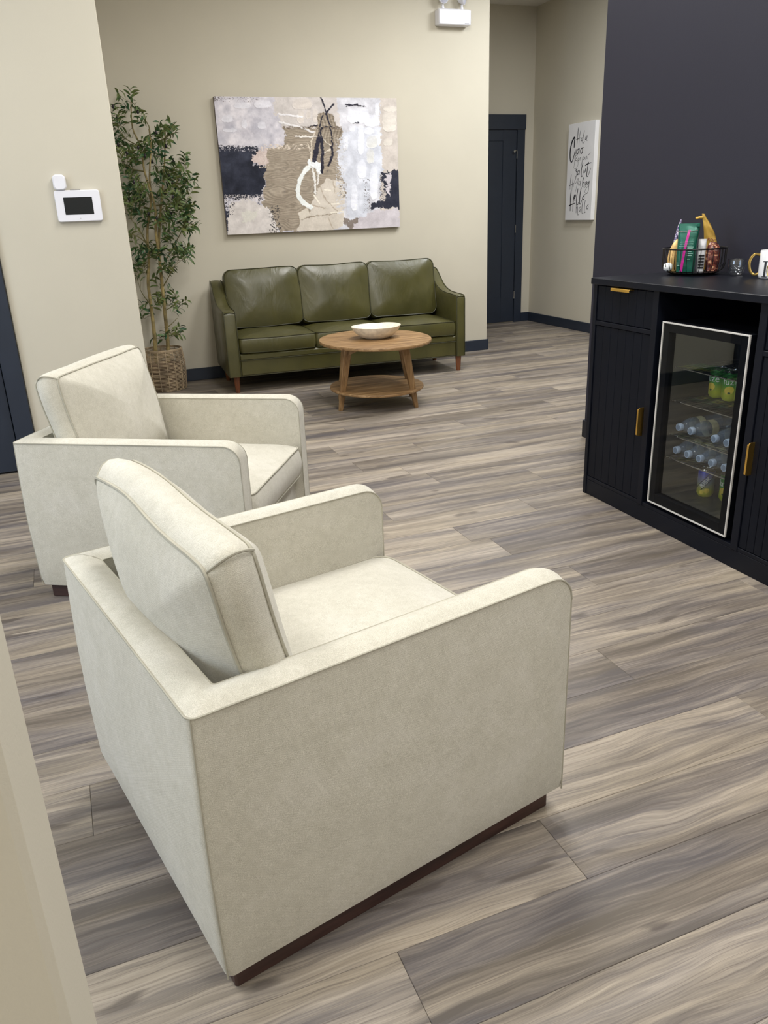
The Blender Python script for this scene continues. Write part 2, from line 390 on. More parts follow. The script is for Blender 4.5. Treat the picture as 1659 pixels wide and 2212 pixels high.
# ------------------------------------------------------------------ ceiling light panels
EMIT = bpy.data.materials.new('light_diffuser'); EMIT.use_nodes = True
_b = EMIT.node_tree.nodes['Principled BSDF']; _b.inputs['Emission Color'].default_value = (*LIGHT_COL, 1); _b.inputs['Emission Strength'].default_value = 3
PLACE = ['above the nearest armchair', 'above the floor between the farther armchair and the black cabinet', 'near the back wall, between sofa and hallway', 'left of the near wall end', 'in front of the left wall door', 'behind the photographer on the right', 'behind the photographer on the left', 'in the hallway behind the dark wall']
for i, (x, y, sx_, sy_, wt) in enumerate(PANELS):
    t = empty('ceiling_light', (x, y, CEIL), label='white rectangular ceiling light panel '+PLACE[i], cat='ceiling light', group='ceiling light panels')
    m = MB(); m.box((-sx_/2, -sy_/2, -.012), (sx_/2, sy_/2, -.004)); m.obj('diffuser', EMIT, t, smooth=False)
    m = MB()
    for a, b_ in (((-sx_/2-.03, -sy_/2-.03), (sx_/2+.03, -sy_/2)), ((-sx_/2-.03, sy_/2), (sx_/2+.03, sy_/2+.03)), ((-sx_/2-.03, -sy_/2), (-sx_/2, sy_/2)), ((sx_/2, -sy_/2), (sx_/2+.03, sy_/2))):
        m.box((*a, -.02), (*b_, 0))
    m.obj('frame', WHITEP, t, smooth=False)
    area('panel_light', (x, y, CEIL-.022), (0, 0, 0), sx_, sy_, wt, LIGHT_COL if i < 7 else (.92, .955, 1.0))

# ------------------------------------------------------------------ soft shapes
def rrect(w_, h_, r, ns=8, nc=5):           # rounded rectangle outline centred at 0, counter-clockwise
    pts = []
    cs = [(w_/2-r, h_/2-r, 0), (-w_/2+r, h_/2-r, PI/2), (-w_/2+r, -h_/2+r, PI), (w_/2-r, -h_/2+r, 1.5*PI)]
    for i, (cx, cy, a) in enumerate(cs):
        arc = [(cx+r*math.cos(a+PI/2*k/nc), cy+r*math.sin(a+PI/2*k/nc)) for k in range(nc+1)]
        pts += arc
        nx = cs[(i+1) % 4]; p1 = arc[-1]; p2 = (nx[0]+r*math.cos(nx[2]), nx[1]+r*math.sin(nx[2]))
        for k in range(1, ns): pts.append((p1[0]+(p2[0]-p1[0])*k/ns, p1[1]+(p2[1]-p1[1])*k/ns))
    return pts
def wob(x, y, z, s=7.): return math.sin(x*s+1.3)*math.sin(y*s*1.3+z*3+.7)+.5*math.sin(x*s*2.3+y*s*1.9+2)
def cushion(w_, h_, t, r=.03, c0=.03, c1=.03, side=.008, wrinkle=.002, sag=0., T=None, seed=0., pipe=.0032, pinch=.0):
    """boxed cushion: outline w x h in XY, thickness t along Z between the two piped seams; returns body MB, piping MB"""
    out = rrect(w_, h_, r, 12, 6); n = len(out); body = MB(); pp = MB()
    def edge(x, y, z):   # lively edges
        k = 1+pinch*math.cos(PI*x/w_)*math.cos(PI*y/h_)
        return x, y, z
    def warp(x, y, z):
        dz = wrinkle*wob(x+seed, y-seed, z); dx = wrinkle*.8*wob(y+seed*2, z, x); dy = wrinkle*.8*wob(z, x+seed, y, 8)
        e = max(abs(x)/(w_/2), abs(y)/(h_/2)); 
        pin = pinch*(min(1, (abs(x)/(w_/2)))**6)*(min(1, (abs(y)/(h_/2)))**6)
        return (x*(1-pin)+dx, y*(1-pin)+dy-sag*math.cos(PI*x/w_)*(1 if y > 0 else 0)*abs(y)/(h_/2), z+dz)
    rs = []
    S = [.02, .25, .45, .62, .76, .86, .93, .975, 1.0]
    def crown(s, c): return c*(1-s**2.6)
    for s in S: rs.append([warp(x*s, y*s, -t/2-crown(s, c0)) for x, y in out])
    m1 = [.12, .3, .5, .7, .88]
    for q in m1:
        bl = side*math.sin(PI*q)
        rs.append([warp(x+bl*(x/(w_/2))**3, y+bl*(y/(h_/2))**3, -t/2+t*q) for x, y in out])
    for s in S[::-1]: rs.append([warp(x*s, y*s, t/2+crown(s, c1)) for x, y in out])
    body.rings(rs, True, True, T)
    for k in (len(S)-1, len(S)+len(m1)):
        z0 = -1 if k == len(S)-1 else 1
        pp.tube([(p[0]*1.003, p[1]*1.003, p[2]+.0005*z0) for p in rs[k]], pipe, 6, closed=True, T=T)
    return body, pp

# ------------------------------------------------------------------ armchair (local x = depth from the back, y = width from the near arm, origin at rear near corner of the body)
def make_armchair():
    D, Wd, T_, Z0, Z1 = .81, .75, .068, .055, .588
    # plan path: outer points and inner points
    ro, ri = .017, .007
    outer, inner, dist = [], [], []
    def st(o, i): outer.append(o); inner.append(i)
    xs = [D, D-.004, D-.012, D-.022, D-.034, D-.048, D-.065, D-.10, D-.2, D-.3, D-.4, D-.5, D-.6, D-.66, T_+.03]
    for x in xs: st((x, 0), (x, T_))
    for k in range(8):
        a = PI*1.5-PI/2*k/7; st((ro+ro*math.cos(a), ro+ro*math.sin(a)), (T_+ri+ri*math.cos(a), T_+ri+ri*math.sin(a)))
    for y in np.linspace(T_+.03, Wd-T_-.03, 9): st((0, y), (T_, y))
    for k in range(8):
        a = PI-PI/2*k/7; st((ro+ro*math.cos(a), Wd-ro+ro*math.sin(a)), (T_+ri+ri*math.cos(a), Wd-T_-ri+ri*math.sin(a)))
    for x in xs[::-1]: st((x, Wd), (x, Wd-T_))
    n = len(outer); R_ = .058
    def ztop(i):
        x = outer[i][0]; e = D-x
        if e >= R_: return Z1
        return Z1-R_+math.sqrt(max(0, R_*R_-(R_-e)**2))
    rs = []; seam_o, seam_i = [], []
    zz = [0, .05, .2, .4, .6, .8, .92, 1.0]; tt = [.12, .3, .5, .7, .88]
    for i in range(n):
        o, q = np.array(outer[i]), np.array(inner[i]); zt = ztop(i); nd = (q-o)
        ln = np.linalg.norm(nd); nd = nd/ln; ring = []
        endk = min(1, (D-outer[i][0])/.05) if True else 1
        for k, f in enumerate(zz):
            z = Z0+(zt-Z0)*f; bl = .008*math.sin(PI*f)*endk - (.006 if k == 0 else 0)
            p = o-nd*bl; ring.append((p[0], p[1], z))
        seam_o.append(ring[-1])
        for f in tt:
            p = o+(q-o)*f; ring.append((p[0], p[1], zt+.011*math.sin(PI*f)))
        seam_i.append((q[0], q[1], zt))
        for f in zz[::-1]:
            z = Z0+(zt-Z0)*f; p = q+nd*.004*math.sin(PI*f)*endk; ring.append((p[0], p[1], z))
        rs.append(ring)
    t = empty('armchair')
    m = MB(); m.rings(rs, True, True); m.obj('shell', FABRIC, t, angle=60)
    p = MB(); p.tube(seam_o, .0022, 6); p.tube(seam_i, .0018, 6)
    for yo in (0, Wd):        # seams down the outer rear corners and the arm fronts
        sgn = 1 if yo == 0 else -1
        p.tube([(.0046-.0050*math.sin(PI*f), yo+sgn*(.0046-.0050*math.sin(PI*f)), Z0+(Z1-Z0)*f) for f in np.linspace(0, 1, 16)], .0018, 6)
        for yy in (yo, yo+sgn*T_):
            p.tube([(D-.001, yy, Z0), (D-.001, yy, .3), (D-.001, yy, Z1-R_)], .0018, 6)
    # short mitre seams on the top of the rear corners
    p.tube([(.005, Wd-.005, Z1), (.025, Wd-.025, Z1+.0085), (.04, Wd-.04, Z1+.010), (.058, Wd-.058, Z1+.006), (T_, Wd-T_, Z1)], .0016, 5)
    p.obj('piping', PIPING, t)
    m = MB(); m.bbox((T_-.004, T_, .2), (.118, Wd-T_, .535), .02); m.obj('inner_back_pad', FABRIC, t)
    f = MB(); rb, rp = cushion(.205, Wd-2*T_-.002, .05, .018, .0, .022, .004, .001, T=TR((.745, Wd/2, .16), 0, PI/2)); rb.obj('front_rail', FABRIC, t, angle=60)
    m = MB(); m.box((.06, .06, .06), (.76, Wd-.06, .24)); m.obj('seat_deck', FABRIC, t, smooth=False)
    sb, sp = cushion(.66, Wd-2*T_-.004, .115, .05, .01, .055, .012, .002, T=TR((.478, Wd/2, .335)), seed=1.1)
    s = sb.obj('seat_cushion', FABRIC, t, angle=70); sp.obj('piping', PIPING, s)
    # back cushion leans on the back rail; plan (x,y) -> (width, height)
    Tm = Matrix.Translation((.163, Wd/2, .598)) @ Matrix.Rotation(math.radians(-11.5), 4, 'Y') @ Matrix(((0, 0, 1, 0), (1, 0, 0, 0), (0, 1, 0, 0), (0, 0, 0, 1)))
    cb, cp = cushion(.600, .392, .082, .020, .066, .066, .022, .0055, sag=-.004, T=Tm, seed=.4, pipe=.0036, pinch=.02)
    for sx2 in (-1, 1): cp.tube([(sx2*(.2965+.0205*math.sin(PI*f)), .1895+.0195*math.sin(PI*f), -.041+.082*f) for f in np.linspace(0, 1, 9)], .0026, 6, T=Tm)
    c = cb.obj('back_cushion', FABRIC, t, angle=70); cp.obj('piping', PIPING, c)
    m = MB(); m.bbox((.022, .022, .0), (.79, Wd-.022, .052), .004); m.obj('plinth', PLINTH, t, smooth=False)
    return t
ch = make_armchair(); ch.location = (.0590, 1.0206, 0); ch.rotation_euler = (0, 0, math.radians(13.25))
tag(ch, 'large cream tweed armchair nearest the camera, back turned, on dark wood plinth', 'armchair', 'cream armchairs')
c2 = copy_tree(ch); c2.location = (-.269, 2.872, 0); c2.rotation_euler = (0, 0, math.radians(-31.5))
tag(c2, 'cream armchair farther back beside the left wall, behind the nearest armchair', 'armchair', 'cream armchairs')

# ------------------------------------------------------------------ sofa
def make_sofa():
    t = empty('sofa', (1.0667, 6.04, 0), math.radians(-2.9), label='olive green leather three-seat sofa with curved arms on wooden legs against the beige wall', cat='sofa')
    X0, X1 = -.042, 1.912
    prof = [(-.03, .128), (-.03, .585), (-.022, .606), (-.005, .615), (.08, .618), (.20, .622), (.30, .634), (.40, .668), (.48, .722), (.54, .768), (.59, .792), (.64, .797), (.662, .78), (.665, .55), (.655, .13)]
    top = catmull(prof[3:12], 4); P = prof[:3]+[tuple(p) for p in top]+prof[12:]
    for nm, xa, xb in (('arm', X0, .056), ('arm', 1.832, X1)):
        m = MB(); wd = xb-xa
        # cross section across the arm: slightly crowned top
        rs = []
        for f, ins, up in ((0, .006, -.006), (.04, .001, -.001), (.12, 0, .0), (.3, 0, .004), (.5, 0, .006), (.7, 0, .004), (.88, 0, 0), (.96, .001, -.001), (1, .006, -.006)):
            cy = .3; cz = .4
            rs.append([(xa+wd*f, y+(ins if y < cy else -ins), z+(up if z > .5 else (ins if z < .2 else 0))) for y, z in P])
        m.rings(rs, True, True); a = m.obj(nm, LEATHER, t, angle=50)
        p = MB()
        for xx in (xa+.005, xb-.005): p.tube([(xx, y-(.002 if y < 0 else 0), z+.002) for y, z in P[:-2]], .003, 6)
        p.tube([(xa+.004, -.026, .604), (xa+wd/2, -.026, .611), (xb-.004, -.026, .604)], .0026, 6)
        p.obj('piping', LPIPE, a)
    m = MB(); m.bbox((.05, -.022, .128), (1.838, .60, .262), .012); m.obj('base', LEATHER, t)
    m = MB(); m.bbox((.05, -.026, .245), (1.838, .55, .298), .012); m.obj('seat_rail', LEATHER, t)
    m = MB(); m.tube([(.056, -.03, .25), (1.832, -.03, .25)], .003, 6); m.tube([(.056, -.024, .132), (1.832, -.024, .132)], .003, 6); m.obj('piping', LPIPE, t)
    m = MB(); m.bbox((.04, .56, .13), (1.845, .66, .80), .03); m.obj('back_frame', LEATHER, t)
    xs = [.060, .655, 1.243, 1.830]
    for i in range(3):
        wd = xs[i+1]-xs[i]
        sb, sp = cushion(wd-.004, .50, .105, .03, .004, .032, .008, .002, T=TR(((xs[i]+xs[i+1])/2, .222, .358)), seed=2.3*i, pipe=.003)
        s = sb.obj('seat_cushion', LEATHER, t, angle=70); sp.obj('piping', LPIPE, s)
    for i in range(3):
        wd = xs[i+1]-xs[i]
        Tm = Matrix.Translation(((xs[i]+xs[i+1])/2, .485, .652)) @ Matrix.Rotation(math.radians(-12), 4, 'X') @ Matrix(((1, 0, 0, 0), (0, 0, -1, 0), (0, 1, 0, 0), (0, 0, 0, 1)))
        cb, cp = cushion(wd+.004, .45, .10, .06, .02, .038, .010, .0035, T=Tm, seed=1.7*i+.5, pipe=.0034)
        c = cb.obj('back_cushion', LEATHER, t, angle=70); cp.obj('piping', LPIPE, c)
    for x, y in ((.0, .02), (1.85, .02), (.0, .56), (1.85, .56), (.93, .30)):
        m = MB(); m.lathe([(.016, 0), (.018, .006), (.025, .13)], 14, TR((x+.02, y, 0))); m.obj('leg', SOFALEG, t)
    return t
make_sofa()

# ------------------------------------------------------------------ coffee table and bowl
tb = empty('coffee_table', (1.905, 5.17, 0), label='small oval wooden coffee table with round lower shelf in front of the green sofa', cat='table')
def oval(a, b_, z0, z1, name):
    m = MB(); n = 64; L = [(1-.008, z0), (1, z0+.004), (1, z1-.004), (1-.006, z1)]
    m.rings([[(a*s*math.cos(2*PI*i/n), b_*s*math.sin(2*PI*i/n), z) for i in range(n)] for s, z in L], True, True); return m.obj(name, TABLEW, tb, angle=50)
oval(.378, .452, .437, .457, 'tabletop'); oval(.325, .358, .118, .134, 'lower_shelf')
for (fx, fy), (tx, ty) in (((-.301, -.08), (-.245, -.135)), ((.193, -.25), (.110, -.265)), ((.300, .085), (.235, .115)), ((-.193, .255), (-.125, .25))):
    m = MB()
    def sec(px, py, wr, wt_, z): return [(px+a*wr, py+b_*wt_, z) for a, b_ in ((-1, -.7), (-.8, -1), (.8, -1), (1, -.7), (1, .7), (.8, 1), (-.8, 1), (-1, .7))]
    L = lambda f: (fx+(tx-fx)*f, fy+(ty-fy)*f)
    rs = [sec(*L(0), .011, .011, 0), sec(*L(.01), .014, .013, .005), sec(*L(.3), .020, .015, .13), sec(*L(.6), .025, .017, .26), sec(*L(1), .029, .018, .437)]
    m.rings(rs, True, True); m.obj('leg', TABLEL, tb, angle=40)
for (xa, ya), (xb, yb) in (((-.245, -.135), (.110, -.265)), ((-.125, .25), (.235, .115))):
    d_ = Vector((xb-xa, yb-ya, 0)); L_ = d_.length; m = MB(); n_ = 14; po = [(0, .437)]+[(L_*i/n_, .437-.05*(abs(2*i/n_-1)**2.2)-.008) for i in range(n_+1)]+[(L_, .437)]
    m.prism(po, -.011, .011, 1, Matrix.Translation((xa, ya, 0)) @ Matrix.Rotation(math.atan2(d_.y, d_.x), 4, 'Z')); m.obj('apron', TABLEL, tb, smooth=False)
BOWLM = plain('speckled_cream_ceramic', (222, 214, 196), .5, var=.06, scale=40, bmp=.2, bscale=60)
m = MB(); n = 48; pr = [(.0, .004, 0), (.075, 0, 0), (.085, .002, 0), (.118, .018, .2), (.152, .046, .6), (.170, .076, 1), (.173, .083, 1), (.168, .082, 1), (.148, .052, .6), (.113, .028, .2), (.07, .014, 0), (0, .011, 0)]
def irr(a, k): return 1+k*(.02*math.sin(2*a+.6)+.012*math.sin(3*a))
m.rings([[(r*irr(2*PI*i/n, k)*math.cos(2*PI*i/n), r*.93*irr(2*PI*i/n, k)*math.sin(2*PI*i/n), z+.001*k*math.sin(2*PI*i/n*2+1)-.004*k*math.exp(-((i/n-.19)/.03)**2)) for i in range(n)] for r, z, k in pr], True, False)
bo = m.obj('bowl', BOWLM, None, angle=60, label='wide shallow cream ceramic bowl with uneven rim on the wooden coffee table', cat='bowl'); bo.location = (1.925, 5.185, .457)

# ------------------------------------------------------------------ wall things
# touch panel and sensor on the left wall
p = empty('touch_panel', (.111, 4.609, 1.358), label='white wall tablet with dark screen on the beige wall left of the plant', cat='touch panel')
def rplate(name, w_, h_, r, y0, y1, mat, par, ns=2, ins=.003, cx=0, cz=0):
    m = MB(); out = rrect(w_, h_, r, ns, 5); o2 = rrect(w_-2*ins, h_-2*ins, max(r-ins, .001), ns, 5)
    m.rings([[(x+cx, y0, z+cz) for x, z in out], [(x+cx, y1+ins, z+cz) for x, z in out], [(x+cx, y1, z+cz) for x, z in o2]], True, True); return m.obj(name, mat, par, angle=40)
rplate('housing', .218, .149, .012, 0, -.022, WHITEP, p)
rplate('screen', .138, .082, .002, -.022, -.0235, SCREEN, p, ins=.0005, cx=-.0, cz=.0)
m = MB(); m.lathe([(0, 0), (.0025, 0), (.0025, .001), (0, .001)], 12, TR((.0, -.022, -.060), PI/2)); m.obj('home_dot', plain('grey_dot', (190, 190, 195), .5), p)
m = MB(); m.bbox((-.030, -.012, .0745), (.020, -.004, .0768), .0008); m.obj('mounting_clip', BLACKP, p, smooth=False)
s = empty('wall_sensor', (.037, 4.609, 1.470), label='small white rounded sensor box on the wall just above the white tablet', cat='sensor')
rplate('back_plate', .060, .070, .016, 0, -.010, WHITEP, s)
rplate('cover', .062, .073, .02, -.009, -.030, WHITEP, s, ins=.006)
# emergency light
e = empty('emergency_light', (3.262, 6.749, 2.72), label='white twin-head emergency light box high on the beige back wall', cat='emergency light')
m = MB(); m.bbox((-.145, -.085, -.056), (.145, 0, .056), .008); m.obj('housing', WHITEP, e, angle=40)
m = MB(); m.box((.085, -.0862, -.047), (.125, -.085, -.041)); m.obj('badge', plain('grey_badge', (150, 150, 158), .5), e, smooth=False)
HEADG = plain('lamp_head_lens', (196, 198, 214), .15, var=.03)
for hx, hz in ((-.095, 0), (.075, math.radians(48))):
    m = MB(); m.lathe([(.014, 0), (.014, .018), (.009, .02), (.009, .035)], 14, TR((hx, -.05, .056))); nk = m.obj('neck', WHITEP, e)
    m = MB(); m.lathe([(.0, -.035), (.018, -.034), (.034, -.015), (.042, .012), (.043, .02), (.040, .026)], 24, TR((hx, -.055, .135), math.radians(100), 0, hz), caps=True); hd = m.obj('lamp_head', WHITEP, e)
    m = MB(); m.lathe([(.0395, .024), (.03, .032), (.0, .036)], 24, TR((hx, -.055, .135), math.radians(100), 0, hz)); m.obj('lens', HEADG, hd)

# ---- canvas sign with handwritten greetings
def homog(src, dst):
    A = []; B = []
    for (x, y), (u, v) in zip(src, dst):
        A.append([x, y, 1, 0, 0, 0, -u*x, -u*y]); A.append([0, 0, 0, x, y, 1, -v*x, -v*y]); B += [u, v]
    h = np.linalg.solve(np.array(A, float), np.array(B, float)); return np.append(h, 1).reshape(3, 3)
def hap(H_, x, y): q = H_ @ np.array([x, y, 1.]); return q[0]/q[2], q[1]/q[2]
SW, SH = .455, .903
sg = empty('greeting_canvas', (5.0, 7.312, 1.564), label='tall white canvas with black handwritten greetings on the hallway wall', cat='wall sign')
CANW = plain('white_canvas', (226, 225, 226), .7, var=.01, bmp=.1, bscale=500)
m = MB(); m.bbox((-.043, -SW/2, -SH/2), (0, SW/2, SH/2), .002); m.obj('canvas', CANW, sg, smooth=False)
HS = homog([(250, 243), (750, 155), (640, 2003), (170, 2003)], [(-SW/2, SH/2), (SW/2, SH/2), (SW/2, -SH/2), (-SW/2, -SH/2)])
INK = plain('black_ink', (22, 22, 32), .6, var=.03); INKG = plain('grey_ink', (78, 76, 80), .6, var=.05)
def ribbons(strokes, par, name, mat, H_, tofn, ws, th=.0006):
    m = MB()
    for wd, pts in strokes:
        q = [hap(H_, x, y) for x, y in pts]; c = catmull(q, 5) if len(q) > 2 else [np.array(a) for a in q]
        L, R2 = [], []
        for i in range(len(c)):
            t_ = c[min(i+1, len(c)-1)]-c[max(i-1, 0)]; nn = np.linalg.norm(t_)+1e-9; t_ = t_/nn; nv = np.array([-t_[1], t_[0]])
            f = i/(len(c)-1); hw = wd*ws/2*(.55+.45*math.sin(PI*min(1, f*1.15+.12)))
            L.append(c[i]+nv*hw); R2.append(c[i]-nv*hw)
        rs = []
        for a, b_ in zip(L, R2): rs.append([tofn(a[0], a[1], 0), tofn(a[0], a[1], th), tofn(b_[0], b_[1], th), tofn(b_[0], b_[1], 0)])
        m.rings(rs, True, True)
    return m.obj(name, mat, par, smooth=False)
sgn_to = lambda u, v, h: (-.0432-h, -u, v)
words = {
 'hola': (INKG, [(13,[(430,300),(415,420),(400,605)]),(8,[(468,350),(445,480),(435,615)]),(8,[(383,528),(440,500),(482,488)]),(9,[(495,490),(478,515),(480,548),(498,530),(503,497),(490,490)]),(10,[(540,352),(520,450),(502,560),(512,592),(540,555)]),(9,[(590,450),(560,485),(552,525),(570,515),(592,455),(576,530),(590,545)])]),
 'ciao': (INK, [(24,[(345,670),(352,560),(360,500),(345,490),(310,560),(280,680),(270,800),(275,900),(295,940),(322,895),(345,810),(362,740)]),(15,[(382,700),(372,795)]),(14,[(430,690),(398,730),(395,790),(418,770),(442,680),(434,805)]),(14,[(492,675),(465,715),(468,775),(492,765),(502,700),(482,680),(522,672)])]),
 'bonjour': (INKG, [(8,[(372,820),(355,930),(338,1045)]),(7,[(350,870),(380,812),(402,840),(362,905),(410,918),(416,985),(380,1058),(335,1050)]),(7,[(432,855),(414,890),(425,912),(440,885),(432,855)]),(7,[(452,910),(458,860),(470,858),(468,905)]),(7,[(505,845),(488,950),(472,1018),(462,985)]),(7,[(522,838),(508,875),(522,895),(536,860),(522,838)]),(7,[(550,840),(545,882),(560,882),(578,828),(574,888)]),(7,[(595,892),(604,820),(622,795),(652,770)])]),
 'salut': (INK, [(11,[(402,1065),(375,1090),(396,1140),(375,1218),(358,1190)]),(11,[(435,1085),(405,1125),(408,1175),(432,1135),(444,1085),(440,1175)]),(13,[(508,955),(482,1060),(473,1180),(488,1208),(512,1150)]),(11,[(528,1075),(520,1130),(538,1128),(560,1055),(554,1125)]),(14,[(612,938),(590,1060),(575,1190),(600,1192),(650,1050)]),(13,[(545,1005),(600,972),(660,950)])]),
 'hiya': (INKG, [(10,[(292,1168),(275,1300),(264,1445)]),(8,[(322,1248),(310,1360),(300,1475)]),(8,[(248,1378),(290,1355),(335,1328)]),(8,[(338,1318),(328,1398)]),(9,[(378,1228),(355,1295),(368,1335),(412,1240)]),(8,[(428,1228),(395,1370),(360,1505)]),(8,[(455,1288),(425,1325),(430,1375),(452,1340),(463,1288),(456,1385)])]),
 'hey': (INK, [(12,[(522,1218),(500,1300),(490,1405)]),(10,[(494,1360),(520,1308),(532,1330),(520,1400),(542,1405)]),(9,[(548,1368),(575,1330),(575,1298),(552,1320),(546,1390),(570,1400)]),(8,[(588,1298),(580,1360),(600,1350),(622,1288),(608,1400),(600,1480),(570,1522),(540,1490),(560,1430),(612,1378)])]),
 'hello': (INK, [(20,[(287,1478),(275,1620),(268,1838)]),(14,[(347,1535),(325,1660),(314,1845)]),(14,[(243,1742),(300,1715),(358,1693)]),(11,[(345,1612),(370,1570),(365,1540),(347,1580),(345,1642),(372,1640)]),(16,[(413,1425),(392,1560),(385,1700),(405,1725),(422,1680)]),(16,[(473,1410),(450,1540),(440,1690),(460,1705),(484,1635)]),(12,[(525,1555),(495,1600),(500,1638),(525,1612),(525,1560),(548,1530)])]),
 'hallo': (INKG, [(12,[(383,1715),(374,1875)]),(9,[(378,1800),(402,1760),(405,1905),(427,1890)]),(9,[(458,1758),(430,1800),(435,1855),(458,1800),(456,1865)]),(10,[(504,1640),(485,1760),(485,1880),(508,1872)]),(10,[(548,1638),(530,1760),(530,1868),(552,1850)]),(9,[(592,1728),(570,1770),(580,1803),(602,1760),(590,1730),(608,1725)])]),
}
for k, (mt, st_) in words.items(): ribbons(st_, sg, 'lettering', mt, HS, sgn_to, .00078)

# ---- abstract painting on the back wall
PWD, PH = 1.496, .992
def vnoise(X, Y, sc, seed):
    r = np.random.default_rng(seed); G = r.random((64, 64)); x = X*sc; y = Y*sc
    xi = np.floor(x).astype(int); yi = np.floor(y).astype(int); fx = x-xi; fy = y-yi; fx = fx*fx*(3-2*fx); fy = fy*fy*(3-2*fy)
    g_ = lambda a, b_: G[a % 64, b_ % 64]
    return (g_(xi, yi)*(1-fx)+g_(xi+1, yi)*fx)*(1-fy)+(g_(xi, yi+1)*(1-fx)+g_(xi+1, yi+1)*fx)*fy
def fbm(X, Y, sc, seed, o=4):
    s = 0; a = 1; t_ = 0
    for k in range(o): s = s+a*vnoise(X, Y, sc*2**k, seed+k); t_ += a; a *= .5
    return s/t_
def inpoly(X, Y, P):
    ins = np.zeros(X.shape, bool); n = len(P)
    for i in range(n):
        x1, y1 = P[i]; x2, y2 = P[(i+1) % n]
        if y1 == y2: continue
        c = ((Y > min(y1, y2)) & (Y <= max(y1, y2))); ins ^= c & (X < (Y-y1)*(x2-x1)/(y2-y1)+x1)
    return ins
def dseg(X, Y, pts):
    d = np.full(X.shape, 1e9)
    for (x1, y1), (x2, y2) in zip(pts[:-1], pts[1:]):
        dx, dy = x2-x1, y2-y1; L = dx*dx+dy*dy+1e-9; t_ = np.clip(((X-x1)*dx+(Y-y1)*dy)/L, 0, 1); d = np.minimum(d, np.hypot(X-x1-t_*dx, Y-y1-t_*dy))
    return d
def painting():
    NX, NY = 430, 290
    HP = homog([(0, 0), (1, 0), (1, 1), (0, 1)], [(75, 80), (1556, 95), (1577, 1133), (192, 1195)])
    U, V = np.meshgrid(np.linspace(0, 1, NX), np.linspace(0, 1, NY))
    q = np.stack([U, V, np.ones_like(U)], -1) @ HP.T; X = q[..., 0]/q[..., 2]; Y = q[..., 1]/q[..., 2]
    jx = (fbm(X, Y, 1/26., 3)-.5)*46; jy = (fbm(X, Y, 1/26., 9)-.5)*46; fx_ = (fbm(X, Y, 1/9., 21, 3)-.5)*26; fy_ = (fbm(X, Y, 1/9., 31, 3)-.5)*26
    Xw, Yw = X+jx+fx_, Y+jy+fy_
    C = np.zeros((NY, NX, 3)); Z = np.zeros((NY, NX))
    def col(c): return np.array(c, float)
    n1 = fbm(X, Y, 1/110., 40); n2 = fbm(X, Y, 1/45., 50); n3 = fbm(X, Y*3, 1/60., 60)
    base = col((194, 191, 200))+(n2[..., None]-.5)*col((62, 60, 54))+(n1[..., None]-.5)*col((40, 36, 30))
    C[:] = base
    m_ = Xw > 1050; C[m_] = (col((196, 196, 204))+(n2[..., None]-.5)*60)[m_]
    m_ = (Xw > 1420); C[m_] = (col((190, 182, 176))+(n2[..., None]-.5)*40)[m_]
    m_ = inpoly(Xw, Yw, [(560, 60), (1060, 60), (1100, 330), (640, 330), (560, 200)]); C[m_] = (col((194, 188, 186))+(n2[..., None]-.5)*34)[m_]
    def poly(P, c, var=20, nn=n2, z=0., warp=1.):
        mk = inpoly(X+(Xw-X)*warp, Y+(Yw-Y)*warp, P); C[mk] = (col(c)+(nn[..., None]-.5)*var*2)[mk]; Z[mk] = z; return mk
    # brown combed centre
    ridge = np.sin((Y+14*np.sin(X/75.)+150*(fbm(X*.45, Y, 1/90., 70, 3)-.5))/3.1)*(.35+fbm(X*.3, Y*2, 1/30., 71, 3))
    br = poly([(640, 330), (900, 330), (915, 210), (1045, 215), (1060, 330), (1115, 335), (1110, 430), (1075, 560), (1120, 700), (1140, 900), (1000, 1165), (610, 1170), (470, 970), (500, 640), (505, 505), (655, 480)], (147, 136, 122), 14)
    C[br] += (ridge[..., None]*col((15, 14, 13)))[br]; Z[br] += ridge[br]*.0003
    vr = br & (X > 905) & (Y < 470); C[vr] += (np.sin((X+10*np.sin(Y/30.))/4.)[..., None]*16-8)[vr]
    # navy block
    nv = poly([(60, 480), (430, 498), (440, 530), (385, 570), (400, 640), (500, 645), (470, 900), (440, 960), (440, 880), (350, 910), (350, 965), (300, 905), (140, 905), (160, 960), (215, 1040), (200, 1180), (120, 1180), (60, 600)], (34, 38, 54), 16)
    C[nv] += ((n1[..., None]-.5)*50)[nv]
    poly([(385, 575), (450, 505), (508, 510), (505, 640), (440, 640), (395, 610)], (196, 180, 176), 14)
    # lower left cream
    poly([(205, 935), (355, 905), (460, 960), (530, 990), (600, 1190), (190, 1210)], (202, 196, 194), 22, z=.0008)
    sp = (fbm(X, Y, 1/7., 90, 2) > .62) & (np.abs(Xw-560+(Y-960)*-.1) < 40) & (Y > 960); C[sp] = (50, 48, 52)
    poly([(300, 1010), (430, 1000), (420, 1060), (330, 1110)], (206, 203, 196), 8, z=.0008)
    # lower right
    poly([(1220, 1080), (1330, 1005), (1560, 985), (1590, 1140), (1180, 1160)], (190, 184, 190), 16)
    poly([(1110, 1060), (1265, 1065), (1190, 1150), (1115, 1110)], (122, 112, 106), 12)
    # navy right edge
    poly([(1435, 700), (1590, 675), (1590, 1010), (1545, 975), (1345, 990), (1345, 930), (1460, 925), (1465, 860), (1435, 760)], (40, 42, 56), 12)
    poly([(1465, 720), (1505, 695), (1510, 900), (1470, 850)], (196, 190, 196), 20)
